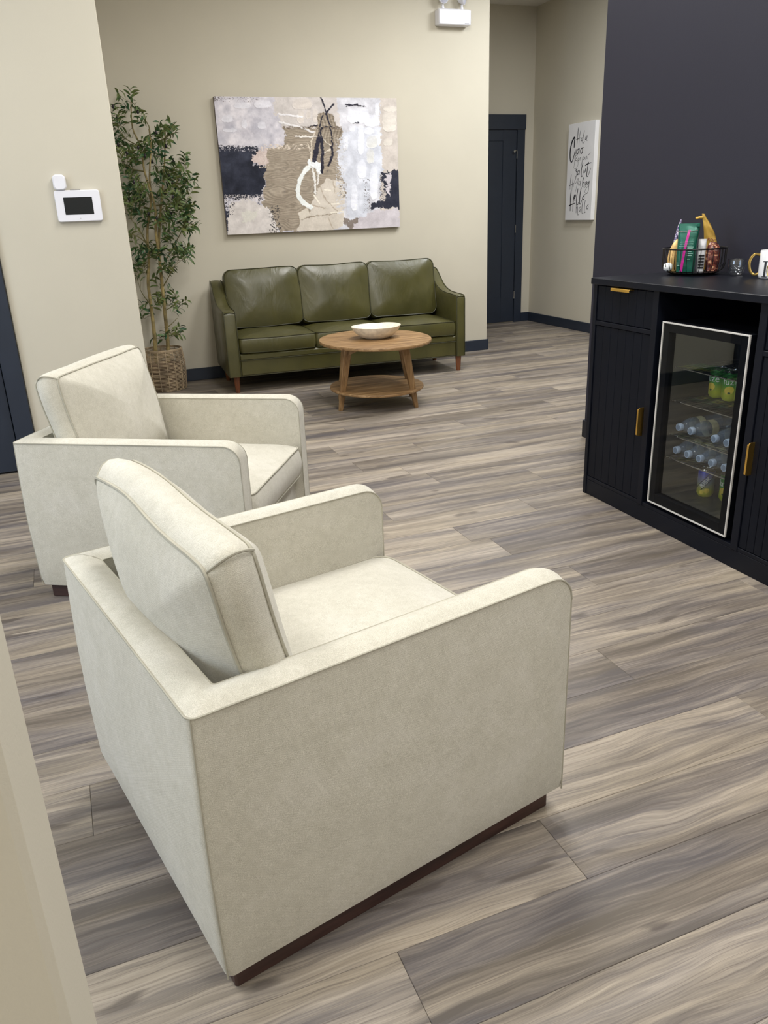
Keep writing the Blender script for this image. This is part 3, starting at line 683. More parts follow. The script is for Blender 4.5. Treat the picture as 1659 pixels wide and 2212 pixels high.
    # palette-knife blocks, white
    def blk(x0, y0, x1, y1, c=(222, 224, 234), v=10):
        wx, wy = X+(Xw-X)*.3, Y+(Yw-Y)*.3; cx, cy, hx, hy = (x0+x1)/2, (y0+y1)/2, (x1-x0)/2, (y1-y0)/2
        e = (np.abs((wx-cx)/hx)**3.2+np.abs((wy-cy)/hy)**3.2); a_ = np.clip((1.1-e)/.5, 0, 1)*np.clip(.35+.9*np.clip((wx-x0)/(x1-x0)*.4+(wy-y0)/(y1-y0)*.6, 0, 1), 0, 1)
        a_ = a_[..., None]; C[:] = C*(1-a_)+(col(c)+(n3[..., None]-.5)*v*3)*a_; rim = (e > .72) & (e < 1.05) & (wy > cy); C[rim] += 10; Z[(e < 1.)] += .0008; Z[rim] += .0012
    poly([(1115, 380), (1230, 320), (1420, 330), (1440, 700), (1330, 900), (1300, 1060), (1165, 1075), (1140, 850), (1075, 560)], (200, 203, 214), 24)
    for a in ((1155,170,1330,300),(1290,225,1420,325),(1380,130,1415,230),(1240,305,1290,555),(1235,595,1308,745),(1120,400,1160,520),(1335,640,1400,915),(1185,785,1235,1005),(1400,380,1425,480),(1290,335,1370,390),(1170,320,1220,360)): blk(*a)
    for a in ((1440,200,1555,370),(1445,420,1520,480),(1450,160,1555,205)): blk(*a, c=(206, 200, 192))
    for a in ((1310,400,1400,500),(1310,505,1370,625)): blk(*a, c=(206, 206, 204))
    for a in ((710,95,870,185),(750,185,805,300),(875,180,915,290),(820,190,865,260)): blk(*a, c=(206, 198, 192))
    for a in ((300,265,345,340),(430,285,495,345),(150,340,260,370),(240,130,375,180),(140,230,230,290),(400,110,540,175)): blk(*a, c=(214, 213, 222))
    # cream fan
    for P in ([(870,930),(935,800),(1000,740),(1040,760),(1115,770),(1130,860),(1140,980),(1080,1020),(850,1045),(860,960)],): poly(P, (200, 192, 182), 12, z=.0012, warp=.5)
    poly([(755, 1020), (830, 980), (860, 1040), (770, 1085)], (204, 196, 184), 8, z=.0014, warp=.4)
    poly([(745, 1165), (780, 1085), (850, 1055), (1130, 1020), (1110, 1130), (1030, 1160)], (196, 188, 178), 14, z=.001, warp=.5)
    for P in ([(930,805),(985,925)],[(985,925),(1080,1015)],[(870,960),(990,985)],[(1040,760),(1055,860)],[(1000,1060),(1035,1140)]): 
        d = dseg(Xw*.4+X*.6, Yw*.4+Y*.6, P); C[d < 4] = (172, 160, 146)
    for P in ([(970,835),(1020,840)],[(1025,950),(1085,945)],[(1020,1020),(1120,1010)],[(885,880),(930,945)]):
        d = dseg(X, Y, P); C[d < 5] = (226, 220, 208)
    # white strokes
    def stroke(P, w_, c, z=.0016, wp=.35):
        cc = [tuple(p) for p in catmull(P, 5)] if len(P) > 2 else P
        d = dseg(X+(Xw-X)*wp, Y+(Yw-Y)*wp, cc); mk = d < w_; C[mk] = (col(c)+(n3[..., None]-.5)*24)[mk]; Z[mk] += z
    stroke([(890,630),(830,665),(780,740),(755,850),(790,930),(860,975)], 17, (224, 228, 228)); stroke([(860,615),(930,650),(930,680)], 28, (224, 228, 232))
    stroke([(870,650),(890,760),(897,860)], 9, (218, 216, 214)); stroke([(918,690),(915,790)], 6, (214, 210, 206))
    stroke([(605,290),(720,315),(820,345),(890,380)], 7, (220, 218, 220)); stroke([(600,225),(700,235),(790,250)], 7, (224, 222, 226)); stroke([(735,408),(850,408),(905,405)], 6, (222, 218, 214))
    stroke([(895,370),(868,450),(865,560),(870,620)], 4, (206, 196, 182)); stroke([(830,455),(858,540),(860,600)], 3, (206, 196, 182)); stroke([(940,560),(990,520),(1020,508)], 4, (206, 198, 186)); stroke([(960,430),(1010,470),(1035,490)], 3, (206, 198, 186))
    # black strokes
    ink = (36, 34, 48)
    stroke([(940,85),(975,180),(1010,290),(1030,400),(1035,490)], 6, ink); stroke([(1045,145),(1000,190),(985,225)], 8, ink); stroke([(955,240),(930,340),(925,420)], 5, ink)
    stroke([(925,425),(905,520),(890,595)], 19, ink); stroke([(948,425),(955,560),(950,690)], 11, ink); stroke([(940,430),(950,340),(1010,328),(1050,335)], 7, ink); stroke([(845,330),(915,312)], 5, ink)
    stroke([(1030,490),(1035,560),(1000,635)], 10, ink); stroke([(1140,145),(1220,150),(1295,160)], 6, ink); stroke([(1205,298),(1250,292)], 4, ink); stroke([(1150,160),(1245,140)], 4, ink)
    fn = fbm(X, Y, 1/6., 141, 3); fn2 = fbm(X*.5, Y, 1/7., 151, 3)
    def band(mk, thr, c, f=None):
        k_ = mk & ((fn if f is None else f) > thr); C[k_] = (col(c)+(n3[..., None]-.5)*30)[k_]; Z[k_] += .0006
    band((np.abs(Y-492-.03*X) < 22) & (X < 430), .56, (40, 42, 56)); band((Y > 500) & (Y < 524) & (X < 430), .64, (190, 186, 196))
    band((np.abs(Y-905) < 32) & (X < 470) & (X > 120), .55, (198, 192, 194)); band((np.abs(Y-960) < 40) & (X < 250), .60, (44, 46, 58))
    band((np.abs(X-470) < 30) & (Y > 480) & (Y < 660), .60, (206, 194, 188)); band((np.abs(Y-488) < 20) & (X > 480) & (X < 860), .56, (206, 194, 182), fn2)
    band((np.abs(X-1105) < 45) & (Y > 420) & (Y < 980), .62, (196, 196, 202), fn2); band((np.abs(X-1310) < 26) & (Y > 740) & (Y < 1020), .66, (90, 84, 86))
    band((np.abs(X-1440) < 24) & (Y > 690) & (Y < 960), .62, (44, 44, 58)); band((X < 240) & (Y > 900) & (Y < 1040), .66, (44, 46, 58)); band((np.abs(Y-335) < 14) & (X > 640) & (X < 1110), .58, (110, 98, 86), fn2)
    band((Y < 125) & (X < 450), .68, (116, 108, 112)); band((np.abs(X-1120) < 30) & (Y > 780) & (Y < 900), .62, (96, 88, 84))
    edge = (X < 140) & (Y < 110) & (fbm(X, Y, 1/8., 95, 2) > .5); C[edge] = (110, 104, 104)
    C += (fbm(X, Y, 1/5., 97, 2)[..., None]-.5)*14
    C = np.clip(C*1.07+np.clip(C-60, 0, 255)*.0, 0, 250)/255; L = np.where(C <= .04045, C/12.92, ((C+.055)/1.055)**2.4)
    Z += (fbm(X, Y, 1/12., 99, 2)-.5)*.0008
    w_ = empty('abstract_painting', (1.999, 6.749, 1.637), label='abstract canvas in grey, black, brown and white on the wall above the sofa', cat='painting')
    me = bpy.data.meshes.new('painted_surface'); P3 = np.stack([(U-.5)*PWD, -.0385-Z, (.5-V)*PH], -1).reshape(-1, 3)
    idx = np.arange(NX*NY).reshape(NY, NX); f = np.stack([idx[:-1, :-1], idx[1:, :-1], idx[1:, 1:], idx[:-1, 1:]], -1).reshape(-1, 4)
    me.vertices.add(NX*NY); me.vertices.foreach_set('co', P3.ravel()); me.loops.add(f.size); me.loops.foreach_set('vertex_index', f.ravel())
    me.polygons.add(len(f)); me.polygons.foreach_set('loop_start', np.arange(0, f.size, 4)); me.polygons.foreach_set('loop_total', np.full(len(f), 4)); me.update(calc_edges=True)
    ca = me.color_attributes.new('paint', 'FLOAT_COLOR', 'POINT'); ca.data.foreach_set('color', np.concatenate([L.reshape(-1, 3), np.ones((NX*NY, 1))], 1).ravel())
    me.shade_smooth()
    pm, nt, b = new_mat('acrylic_paint'); at = nt.nodes.new('ShaderNodeAttribute'); at.attribute_name = 'paint'; nt.links.new(at.outputs[0], b.inputs['Base Color']); b.inputs['Roughness'].default_value = .6; b.inputs['Specular IOR Level'].default_value = .3
    me.materials.append(pm); o = bpy.data.objects.new('painted_surface', me); COL.objects.link(o); o.parent = w_
    m = MB(); m.bbox((-PWD/2, -.038, -PH/2), (PWD/2, 0, PH/2), .002); m.obj('stretcher_frame', plain('grey_canvas_edge', (120, 112, 110), .7, var=.2, scale=30), w_, smooth=False)
painting()

# ------------------------------------------------------------------ lettering helper (flat print from real letter outlines)
def text_geo(s, size):
    cu = bpy.data.curves.new('t', 'FONT'); cu.body = s; cu.size = size; cu.align_x = 'CENTER'; cu.align_y = 'CENTER'; cu.resolution_u = 3
    o = bpy.data.objects.new('t', cu); COL.objects.link(o); bpy.context.view_layer.update()
    me = bpy.data.meshes.new_from_object(o.evaluated_get(bpy.context.evaluated_depsgraph_get()))
    bm = bmesh.new(); bm.from_mesh(me); bmesh.ops.triangulate(bm, faces=bm.faces)
    vs = [tuple(v.co) for v in bm.verts]; fs = [tuple(v.index for v in f.verts) for f in bm.faces]; bm.free()
    bpy.data.objects.remove(o); bpy.data.meshes.remove(me); bpy.data.curves.remove(cu); return vs, fs
def text_on(s, size, fn, name, mat, parent, th=.0004, sx=1.):
    vs, fs = text_geo(s, size); m = MB(); n = len(vs)
    edges = {}
    for f in fs:
        for a, b_ in zip(f, f[1:]+f[:1]): edges[(a, b_)] = 1
    V2 = [fn(x*sx, y, th) for x, y, z in vs]+[fn(x*sx, y, 0) for x, y, z in vs]
    F2 = list(fs)+[(a, b_, b_+n, a+n) for (a, b_) in edges if (b_, a) not in edges]
    m.add(V2, F2); me = bpy.data.meshes.new(name); me.from_pydata(m.v, [], m.f); me.materials.append(mat); me.update()
    o = bpy.data.objects.new(name, me); COL.objects.link(o); o.parent = parent; return o

# ------------------------------------------------------------------ coffee bar cabinet
XF = 2.107
cab = empty('sideboard_cabinet', (XF, 2.23, 0), label='black coffee bar cabinet with grooved fronts and gold handles against the dark wall', cat='cabinet')
def cpart(name, a, b_, mat=CABM, r=.0015, par=None, **k):
    m = MB(); m.bbox((a[0]-XF, a[1]-2.23, a[2]), (b_[0]-XF, b_[1]-2.23, b_[2]), r); return m.obj(name, mat, par or cab, smooth=False, **k)
XBk = 2.650
cpart('top', (2.094, 1.488, .951), (XBk, 2.966, .977), r=.002)
cpart('side_panel', (XF, 2.938, 0), (XBk, 2.960, .951)); cpart('side_panel', (XF, 1.494, 0), (XBk, 1.516, .951))
cpart('divider', (XF, 2.540, .073), (XBk, 2.572, .951)); cpart('divider', (XF, 2.005, .073), (XBk, 2.037, .951))
cpart('plinth_board', (XF+.004, 1.516, 0), (XF+.024, 2.938, .072))
cpart('bottom_shelf', (XF+.004, 1.516, .0725), (XBk-.01, 2.938, .088))
cpart('back_panel', (XBk-.010, 1.516, .088), (XBk-.001, 2.938, .951))
def front(name, y0, y1, z0, z1, handle):
    d = cpart(name, (XF+.012, y0, z0), (XF+.026, y1, z1), CABD)
    ns = 7; wd = (y1-y0)/ns
    for k in range(ns):
        m = MB(); m.bbox((.0055, y0-2.23+wd*k+.0008, z0), (.0118, y0-2.23+wd*(k+1)-.0008, z1), .0016); m.obj('slat', CABD, d, smooth=False)
    m = MB()
    if handle == 'top':
        ya, yb = 2.815-2.23, 2.695-2.23
        if y0 < 2: ya, yb = 1.83-2.23, 1.71-2.23
        m.bbox((-.020, yb, z1-.004), (.0055, ya, z1-.0005), .001); m.bbox((-.0215, yb, z1-.012), (-.0195, ya, z1-.001), .0008)
    else:
        yh = handle; out_ = [(-.026, .0015), (-.026, 0)]
        n = 8; pts = []
        r = .012
        for (cx, cz, a0) in ((-.022+r, .4875-r, PI/2), (-.022+r, .3685+r, PI)):
            for q in range(5): pts.append((cx+r*math.cos(a0+PI/2*q/4), cz+r*math.sin(a0+PI/2*q/4)))
        pts += [(.0055, .3685), (.0055, .4875)]
        m.prism(pts, yh-2.23-.0015, yh-2.23+.0015, 1)
        m.bbox((-.024, yh-2.23-.004, .374), (-.021, yh-2.23+.004, .482), .0012)
    m.obj('handle', GOLD, d, smooth=False)
    return d
cpart('rail', (XF+.001, 2.572, .781), (XF+.02, 2.938, .799)); cpart('rail', (XF+.001, 1.516, .781), (XF+.02, 2.005, .799))
front('drawer', 2.574, 2.936, .801, .946, 'top'); front('drawer', 1.518, 2.003, .801, .946, 'top')
front('door', 2.574, 2.936, .090, .779, 2.580); front('door', 1.762, 2.003, .090, .779, 1.992); front('door', 1.518, 1.760, .090, .779, 1.53)

# ------------------------------------------------------------------ drinks fridge
FY0, FY1, FZ0, FZ1 = 2.066, 2.505, .104, .842
fr = empty('drinks_fridge', (XF, (FY0+FY1)/2, .0885), label='black glass-door drinks fridge with pale metal edge inside the black cabinet', cat='fridge')
ox, oy, oz = XF, (FY0+FY1)/2, .0885
LINER = plain('dark_fridge_liner', (50, 52, 52), .5, var=.03)
def fp(name, boxes, mat, par=None, r=.001, **k):
    m = MB()
    for a, b_ in boxes: m.bbox((a[0]-ox, a[1]-oy, a[2]-oz), (b_[0]-ox, b_[1]-oy, b_[2]-oz), r)
    return m.obj(name, mat, par or fr, smooth=False, **k)
XD = 2.150
fp('body', [((XD, FY0+.004, FZ0), (2.58, FY0+.02, FZ1)), ((XD, FY1-.02, FZ0), (2.58, FY1-.004, FZ1)), ((XD, FY0+.004, FZ1-.02), (2.58, FY1-.004, FZ1)), ((XD, FY0+.004, FZ0), (2.58, FY1-.004, FZ0+.02)), ((2.565, FY0+.004, FZ0), (2.585, FY1-.004, FZ1))], BLACKP)
fp('liner', [((XD+.002, FY0+.02, FZ0+.02), (2.56, FY0+.024, FZ1-.02)), ((XD+.002, FY1-.024, FZ0+.02), (2.56, FY1-.02, FZ1-.02)), ((XD+.002, FY0+.02, FZ0+.02), (2.56, FY1-.02, FZ0+.024)), ((XD+.002, FY0+.02, FZ1-.024), (2.56, FY1-.02, FZ1-.02)), ((2.555, FY0+.02, FZ0+.02), (2.565, FY1-.02, FZ1-.02))], LINER)
dr = empty('door'); dr.parent = fr
WY0, WY1, WZ0, WZ1 = FY0+.040, FY1-.036, FZ0+.042, FZ1-.038
fp('door_frame', [((XF+.0045, FY0, FZ0), (XD-.004, WY0, FZ1)), ((XF+.0045, WY1, FZ0), (XD-.004, FY1, FZ1)), ((XF+.0045, WY0, FZ0), (XD-.004, WY1, WZ0)), ((XF+.0045, WY0, WZ1), (XD-.004, WY1, FZ1))], BLACKP, dr)
fp('gasket', [((XD-.0038, FY0+.012, FZ0+.012), (XD-.0002, WY0-.004, FZ1-.012)), ((XD-.0038, WY1+.004, FZ0+.012), (XD-.0002, FY1-.012, FZ1-.012)), ((XD-.0038, WY0-.004, FZ0+.012), (XD-.0002, WY1+.004, WZ0-.004)), ((XD-.0038, WY0-.004, WZ1+.004), (XD-.0002, WY1+.004, FZ1-.012))], BLACKP, dr, r=.0005)
e_ = .0055
fp('edge_trim', [((XF-.001, FY0, FZ0), (XF+.008, FY0+e_, FZ1)), ((XF-.001, FY1-e_, FZ0), (XF+.008, FY1, FZ1)), ((XF-.001, FY0+e_, FZ0), (XF+.008, FY1-e_, FZ0+e_)), ((XF-.001, FY0+e_, FZ1-e_), (XF+.008, FY1-e_, FZ1))], ALU, dr, r=.0006)
m = MB(); yy0, yy1, zz0, zz1 = FY0+e_-oy, FY1-e_-oy, FZ0+e_-oz, FZ1-e_-oz
m.add([(.0015, yy0, zz0), (.0015, yy1, zz0), (.0015, yy1, zz1), (.0015, yy0, zz1)], [(0, 1, 2, 3)]); m.obj('glass_pane', PANE, dr, smooth=False)
m = MB(); m.add([(.022, WY0-oy, WZ0-oz), (.022, WY1-oy, WZ0-oz), (.022, WY1-oy, WZ1-oz), (.022, WY0-oy, WZ1-oz)], [(0, 1, 2, 3)]); m.obj('inner_glass_pane', INPANE, dr, smooth=False)
SHELFZ = [.667, .535, .396, .300]
def wire_shelf(z):
    s_ = empty('shelf'); s_.parent = fr
    m = MB(); a, b_ = FY0+.027-oy, FY1-.027-oy; x0, x1 = XD+.012-ox, 2.545-ox; z -= oz
    for x in (x0, x1, (x0+x1)/2): m.tube([(x, a, z-.003), (x, b_, z-.003)], .0028, 6)
    m.obj('rod', CHROME, s_)
    m = MB()
    for k in range(24): 
        y = a+.006+(b_-a-.012)*k/23; m.tube([(x0-.004, y, z-.0012), (x1, y, z-.0012)], .0013, 5)
    m.obj('wires', CHROME, s_, kind='stuff')
for z in SHELFZ: wire_shelf(z)
for y in (FY0+.03, FY1-.03):
    for x in (XD+.03, 2.52):
        m = MB(); m.lathe([(.012, FZ0-.0155-oz), (.012, FZ0-oz)], 12, TR((x-ox, y-oy, 0))); m.obj('foot', BLACKP, fr)
# water bottles lying with the caps towards the door
def make_bottle():
    t = empty('water_bottle'); T0 = Matrix.Rotation(-PI/2, 4, 'Y')   # axis: cap points to -X
    TT = Matrix.Rotation(PI/2, 4, 'Y')
    R0 = .0318
    prof = [(0, .0), (.026, .002), (R0, .010)]
    z = .014
    while z < .085: prof += [(R0, z), (R0-.0016, z+.004), (R0, z+.008)]; z += .0105
    prof += [(R0-.0006, .09), (R0-.0006, .125), (R0, .130), (R0, .142), (.030, .152), (.025, .168), (.0185, .180), (.0135, .188), (.0128, .192)]
    m = MB(); m.lathe([(r, -z) for r, z in prof], 24, TT @ Matrix.Translation((0, 0, .0))); 
    b_ = m.obj('bottle_body', PET, t, angle=60)
    m = MB(); m.lathe([(R0+.0002, -.091), (R0+.0002, -.124)], 24, TT, caps=False); m.obj('label', BLABEL, t)
    m = MB(); m.lathe([(.0125, -.188), (.0150, -.190), (.0152, -.191), (.0150, -.205), (.0135, -.207), (0, -.207)], 20, TT); m.obj('cap', BCAP, t, angle=40)
    m = MB(); m.lathe([(0, -.20705), (.0112, -.2071), (.0112, -.2075), (0, -.2075)], 20, TT); m.obj('cap_recess', plain('cap_recess', (120, 140, 170), .5), t)
    return t
bt = make_bottle(); first = True
RB = .0322
upp = [(2.438, 'water bottle on the upper bottle shelf, farthest left'), (2.371, 'water bottle on the upper bottle shelf, second from the left, label in full view'), (2.245, 'water bottle on the upper bottle shelf, right of the gap'), (2.180, 'water bottle on the upper bottle shelf, nearest the right edge of the fridge')]
low = [(2.442, 'leftmost of the five water bottles on the lower bottle shelf'), (2.376, 'second from left of the five water bottles on the lower bottle shelf'), (2.310, 'middle one of the five water bottles on the lower bottle shelf'), (2.244, 'fourth from left of the five water bottles on the lower bottle shelf'), (2.178, 'rightmost of the five water bottles on the lower bottle shelf, cut by the door frame')]
for (lst, zb, g_) in ((upp, .396, 'water bottles on the upper bottle shelf'), (low, .300, 'water bottles on the lower bottle shelf')):
    for i, (y, lab) in enumerate(lst):
        o = bt if first else copy_tree(bt); first = False
        o.location = (2.172+.207+0, y, zb+RB); o.rotation_euler = (random.uniform(-1, 1), 0, 0)
        tag(o, lab, 'water bottle', g_)
# cans
def can_mat(name, top, mid, bot):
    m, nt, b = new_mat(name); vec, _ = coords(nt, 'Object'); sx = nt.nodes.new('ShaderNodeSeparateXYZ'); nt.links.new(vec, sx.inputs[0])
    z = math_(nt, 'ADD', math_(nt, 'MULTIPLY', sx.outputs[2], 8.2), math_(nt, 'MULTIPLY', noise(nt, vec, 25, 2), .12))
    nt.links.new(ramp(nt, [(.25, bot), (.55, mid), (.9, top)], z), b.inputs['Base Color']); b.inputs['Roughness'].default_value = .35; b.inputs['Metallic'].default_value = .25; return m
GREENC = can_mat('green_can_print', (40, 140, 50), (70, 160, 50), (196, 206, 50))
BLUEC = can_mat('blue_yellow_can_print', (50, 66, 190), (150, 156, 166), (214, 210, 60))
WHITE = plain('white_print', (238, 240, 240), .5, var=.01); YEL = plain('lemon_yellow_print', (232, 206, 74), .5, var=.08, scale=60); DKG = plain('dark_green_print', (36, 90, 40), .5); BLK = plain('black_print', (20, 20, 24), .5)
CR, CH = .0332, .118
def cyl_fn(R_, zc, skew=0.): return lambda x, y, h: (-(R_+.0003+h)*math.cos((x+skew*y)/R_), -(R_+.0003+h)*math.sin((x+skew*y)/R_), zc+y)
def disc_on(fn, cx, cy, rx, ry, name, mat, par, rot=0):
    m = MB(); n = 20; vs = [fn(cx, cy, .0001)]; 
    for rr in (.5, 1.):
        for i in range(n):
            a = 2*PI*i/n; x, y = rx*rr*math.cos(a), ry*rr*math.sin(a); vs.append(fn(cx+x*math.cos(rot)-y*math.sin(rot), cy+x*math.sin(rot)+y*math.cos(rot), .0001))
    fs = [(0, 1+i, 1+(i+1) % n) for i in range(n)]+[(1+i, 1+n+i, 1+n+(i+1) % n, 1+(i+1) % n) for i in range(n)]
    m.add(vs, fs); return m.obj(name, mat, par)
def make_can(kind):
    t = empty('drink_can'); m = MB(); m.lathe([(0, .004), (.022, .003), (.0255, 0), (.031, .008), (CR, .013), (CR, CH-.014), (.031, CH-.008)], 28); m.obj('can_body', GREENC if kind == 'g' else BLUEC, t, angle=40)
    m = MB(); m.lathe([(.031, CH-.008), (.0265, CH-.0005), (.0262, CH), (.0245, CH), (.024, CH-.004), (0, CH-.004)], 28); m.obj('lid', CHROME, t, angle=40)
    if kind == 'g':
        text_on('fuze', .036, cyl_fn(CR, .088), 'lettering', WHITE, t, sx=-1.) if False else text_on('fuze', .037, lambda x, y, h: cyl_fn(CR, .076)(x, y, h), 'lettering', WHITE, t)
        disc_on(cyl_fn(CR, .043), -.003, 0, .019, .016, 'lemon_print', YEL, t, .5); disc_on(cyl_fn(CR+.0004, .032), -.002, 0, .0055, .004, 'leaf_print', DKG, t)
    else:
        f0 = cyl_fn(CR, .066); a = math.radians(52)
        def f1(x, y, h): return f0(x*math.cos(a)-y*math.sin(a), x*math.sin(a)+y*math.cos(a), h)
        m = MB(); vs = []; n = 14
        for i in range(n+1):
            x = -.043+.086*i/n; vs += [f1(x, -.011, .0), f1(x, .013, .0)]
        m.add(vs, [(2*i, 2*i+2, 2*i+3, 2*i+1) for i in range(n)]); m.obj('black_band', BLK, t)
        text_on('RISK', .026, lambda x, y, h: f1(x, y-.001, h+.0003), 'lettering', WHITE, t, sx=1.1)
        disc_on(cyl_fn(CR, .03), .008, 0, .012, .010, 'lemon_print', YEL, t, .3); disc_on(cyl_fn(CR, .026), -.012, -.004, .010, .009, 'lemon_print', YEL, t, 1.)
    return t
gc = make_can('g'); bc = make_can('b')
for i, (x, y, z, rz, lab) in enumerate([(2.343, 2.431, .535, -.55, 'green lemon drink can on the top shelf of the fridge, leftmost of three'), (2.343, 2.362, .535, .12, 'green lemon drink can on the top shelf of the fridge, middle of three'), (2.343, 2.293, .535, -.1, 'green lemon drink can on the top shelf of the fridge, cut by the door frame'), (2.350, 2.318, .128, -.35, 'green lemon drink can on the fridge floor beside the blue and yellow can')]):
    o = gc if i == 0 else copy_tree(gc); o.location = (x, y, z); o.rotation_euler = (0, 0, .6+rz); tag(o, lab, 'can', 'green lemon drink cans')
bc.location = (2.315, 2.405, .128); bc.rotation_euler = (0, 0, .72); tag(bc, 'blue and yellow drink can with diagonal lettering standing on the fridge floor', 'can')

# ------------------------------------------------------------------ things on the coffee bar
ZT = .977; RZB = math.radians(-41.6); BC = Vector((2.482, 2.792, ZT))
bk = empty('wire_basket', BC, label='round black wire basket holding coffee bags on the black cabinet top', cat='basket')
m = MB(); m.lathe([(.0, .0), (.088, .0), (.090, .004), (.0, .006)], 40); m.obj('foot', BLACKW, bk, angle=40)
m = MB(); m.lathe([(.0, .008), (.100, .008), (.106, .012), (.100, .013), (.0, .013)], 40); m.obj('base_plate', BLACKW, bk, angle=40)
m = MB(); cr = lambda r, z: [(r*math.cos(2*PI*i/48), r*math.sin(2*PI*i/48), z) for i in range(48)]
m.tube(cr(.127, .106), .003, 8, closed=True); m.obj('rim', BLACKW, bk)
for k in range(30):
    a = 2*PI*k/30; m = MB(); m.tube([(r*math.cos(a), r*math.sin(a), z) for r, z in ((.100, .012), (.112, .017), (.121, .028), (.1265, .045), (.127, .106))], .0014, 5); m.obj('wire', BLACKW, bk)
def loft_bag(name, levels, mat, label, cat, lx, ly, z0, rz=0, tilt=0, lean=0, n=28, crease=.002, seed=0):
    """levels: (z, half width, half depth, x shift, squareness)"""
    t = empty(name, (0, 0, 0), label=label, cat=cat); c, s = math.cos(RZB), math.sin(RZB)
    t.location = (BC.x+lx*c-ly*s, BC.y+lx*s+ly*c, ZT+z0); t.rotation_euler = (lean, tilt, RZB+rz)
    # resample levels finely
    L = []; r = random.Random(seed)
    for a, b_ in zip(levels[:-1], levels[1:]):
        for k in range(4): f = k/4; L.append([a[i]+(b_[i]-a[i])*f for i in range(5)])
    L.append(list(levels[-1])); rs = []
    for z, hw, hd, sh, sq in L:
        ring = []
        for i in range(n):
            a = 2*PI*i/n; cx, sy = math.cos(a), math.sin(a); e = 2/sq
            x = hw*abs(cx)**e*(1 if cx > 0 else -1); y = hd*abs(sy)**e*(1 if sy > 0 else -1)
            k = min(1, hd/.01)
            dy = crease*k*(math.sin(x*190+z*60+seed)+math.sin(z*130+x*70+seed*2))*.6; ring.append((x+sh, y+dy, z))
        rs.append(ring)
    m = MB(); m.rings(rs, True, True); m.obj('pouch', mat, t, angle=55); return t
FOIL = lambda nm, c, r=.35, mt=.25: plain(nm, c, r, mt, var=.08, scale=30, bmp=.6, bscale=35)
gb = loft_bag('coffee_bag', [(0, .035, .024, 0, 5), (.03, .037, .027, 0, 4), (.10, .038, .027, -.001, 3.4), (.15, .040, .018, 0, 3), (.178, .041, .006, 0, 2.6), (.190, .041, .003, .001, 2.4)], FOIL('dark_green_foil', (22, 92, 76)), 'dark green coffee bag with magenta stripe standing in the wire basket', 'coffee bag', -.030, -.060, .016, rz=math.radians(-4), seed=1)
PURP = plain('magenta_print', (190, 30, 140), .45, var=.1, scale=50)
def front_strip(par, pts, wd, mat, name, y):   # thin ribbon that follows the bag's front
    m = MB(); vs = []
    for (x, z, yy) in pts: vs += [(x-wd/2, y+yy, z), (x+wd/2, y+yy, z), (x-wd/2, y+yy+.0008, z), (x+wd/2, y+yy+.0008, z)]
    n = len(pts); fs = []
    for i in range(n-1):
        a = i*4; b_ = a+4; fs += [(a, a+1, b_+1, b_), (a+2, b_+2, b_+3, a+3), (a, b_, b_+2, a+2), (a+1, a+3, b_+3, b_+1)]
    m.add(vs, fs); return m.obj(name, mat, par, smooth=False)
front_strip(gb, [(-.014, .002, -.0272), (-.0115, .04, -.0302), (-.008, .08, -.0302), (-.003, .12, -.0275), (.001, .145, -.0225), (.004, .165, -.0145)], .010, PURP, 'magenta_stripe', 0)
for i, (x0, x1, z, yy) in enumerate([(-.028, .026, .118, -.0282), (-.028, .024, .110, -.0292), (-.030, .020, .102, -.0298), (.003, .026, .098, -.03), (.003, .024, .092, -.0303), (.003, .025, .086, -.0306), (.003, .02, .080, -.0308), (.003, .026, .072, -.0308), (.003, .022, .064, -.0308), (.003, .018, .05, -.0308), (-.032, -.020, .036, -.0306), (-.032, -.022, .026, -.0302)]):
    m = MB(); m.box((x0, yy, z), (x1, yy+.0006, z+.0022)); m.obj('print_line', plain('pale_green_print', (150, 196, 180), .5) if i == 0 else bpy.data.materials['pale_green_print'], gb, smooth=False)
m = MB(); m.bbox((-.041, -.0105, .162), (.042, -.0045, .178), .002, TR((0, -.004, 0), math.radians(-8))); m.bbox((.030, -.014, .176), (.043, -.004, .190), .002); m.obj('folded_top', bpy.data.materials['dark_green_foil'], gb, smooth=False)
m = MB(); m.tube([(-.043, -.013, .163), (-.02, -.0155, .158), (.01, -.016, .158), (.036, -.0145, .164)], .0018, 6); m.obj('tin_tie', CHROME, gb)
kb = loft_bag('kraft_bag', [(0, .019, .022, .0, 4), (.05, .022, .026, 0, 3), (.085, .020, .020, .003, 2.6), (.112, .013, .012, .008, 2.4), (.128, .006, .005, .014, 2)], FOIL('tan_gold_foil', (214, 176, 112), .4, .2), 'tan paper pouch standing in the wire basket, left of the green bag', 'bag', -.084, -.006, .015, rz=.1, seed=2)
for s_ in (-.006, .006): front_strip(kb, [(s_, .002, -.0235), (s_, .05, -.0275), (s_+.003, .085, -.0215)], .0016, plain('brown_crease', (150, 104, 60), .5), 'crease', 0)
pbm, nt, b = new_mat('purple_black_foil'); vec, _ = coords(nt, 'Object'); nt.links.new(ramp(nt, [(.38, (20, 16, 32)), (.5, (96, 76, 130)), (.6, (226, 220, 234))], noise(nt, vec, 110, 3, .7, 1.)), b.inputs['Base Color']); b.inputs['Roughness'].default_value = .3; b.inputs['Metallic'].default_value = .3
loft_bag('patterned_wrapper', [(0, .006, .012, -.006, 3), (.06, .008, .014, -.005, 3), (.12, .009, .010, .0, 3), (.17, .008, .006, .008, 3), (.205, .003, .003, .014, 2)], pbm, 'narrow black and lilac patterned wrapper standing behind the green bag', 'wrapper', -.079, .040, .015, seed=3)
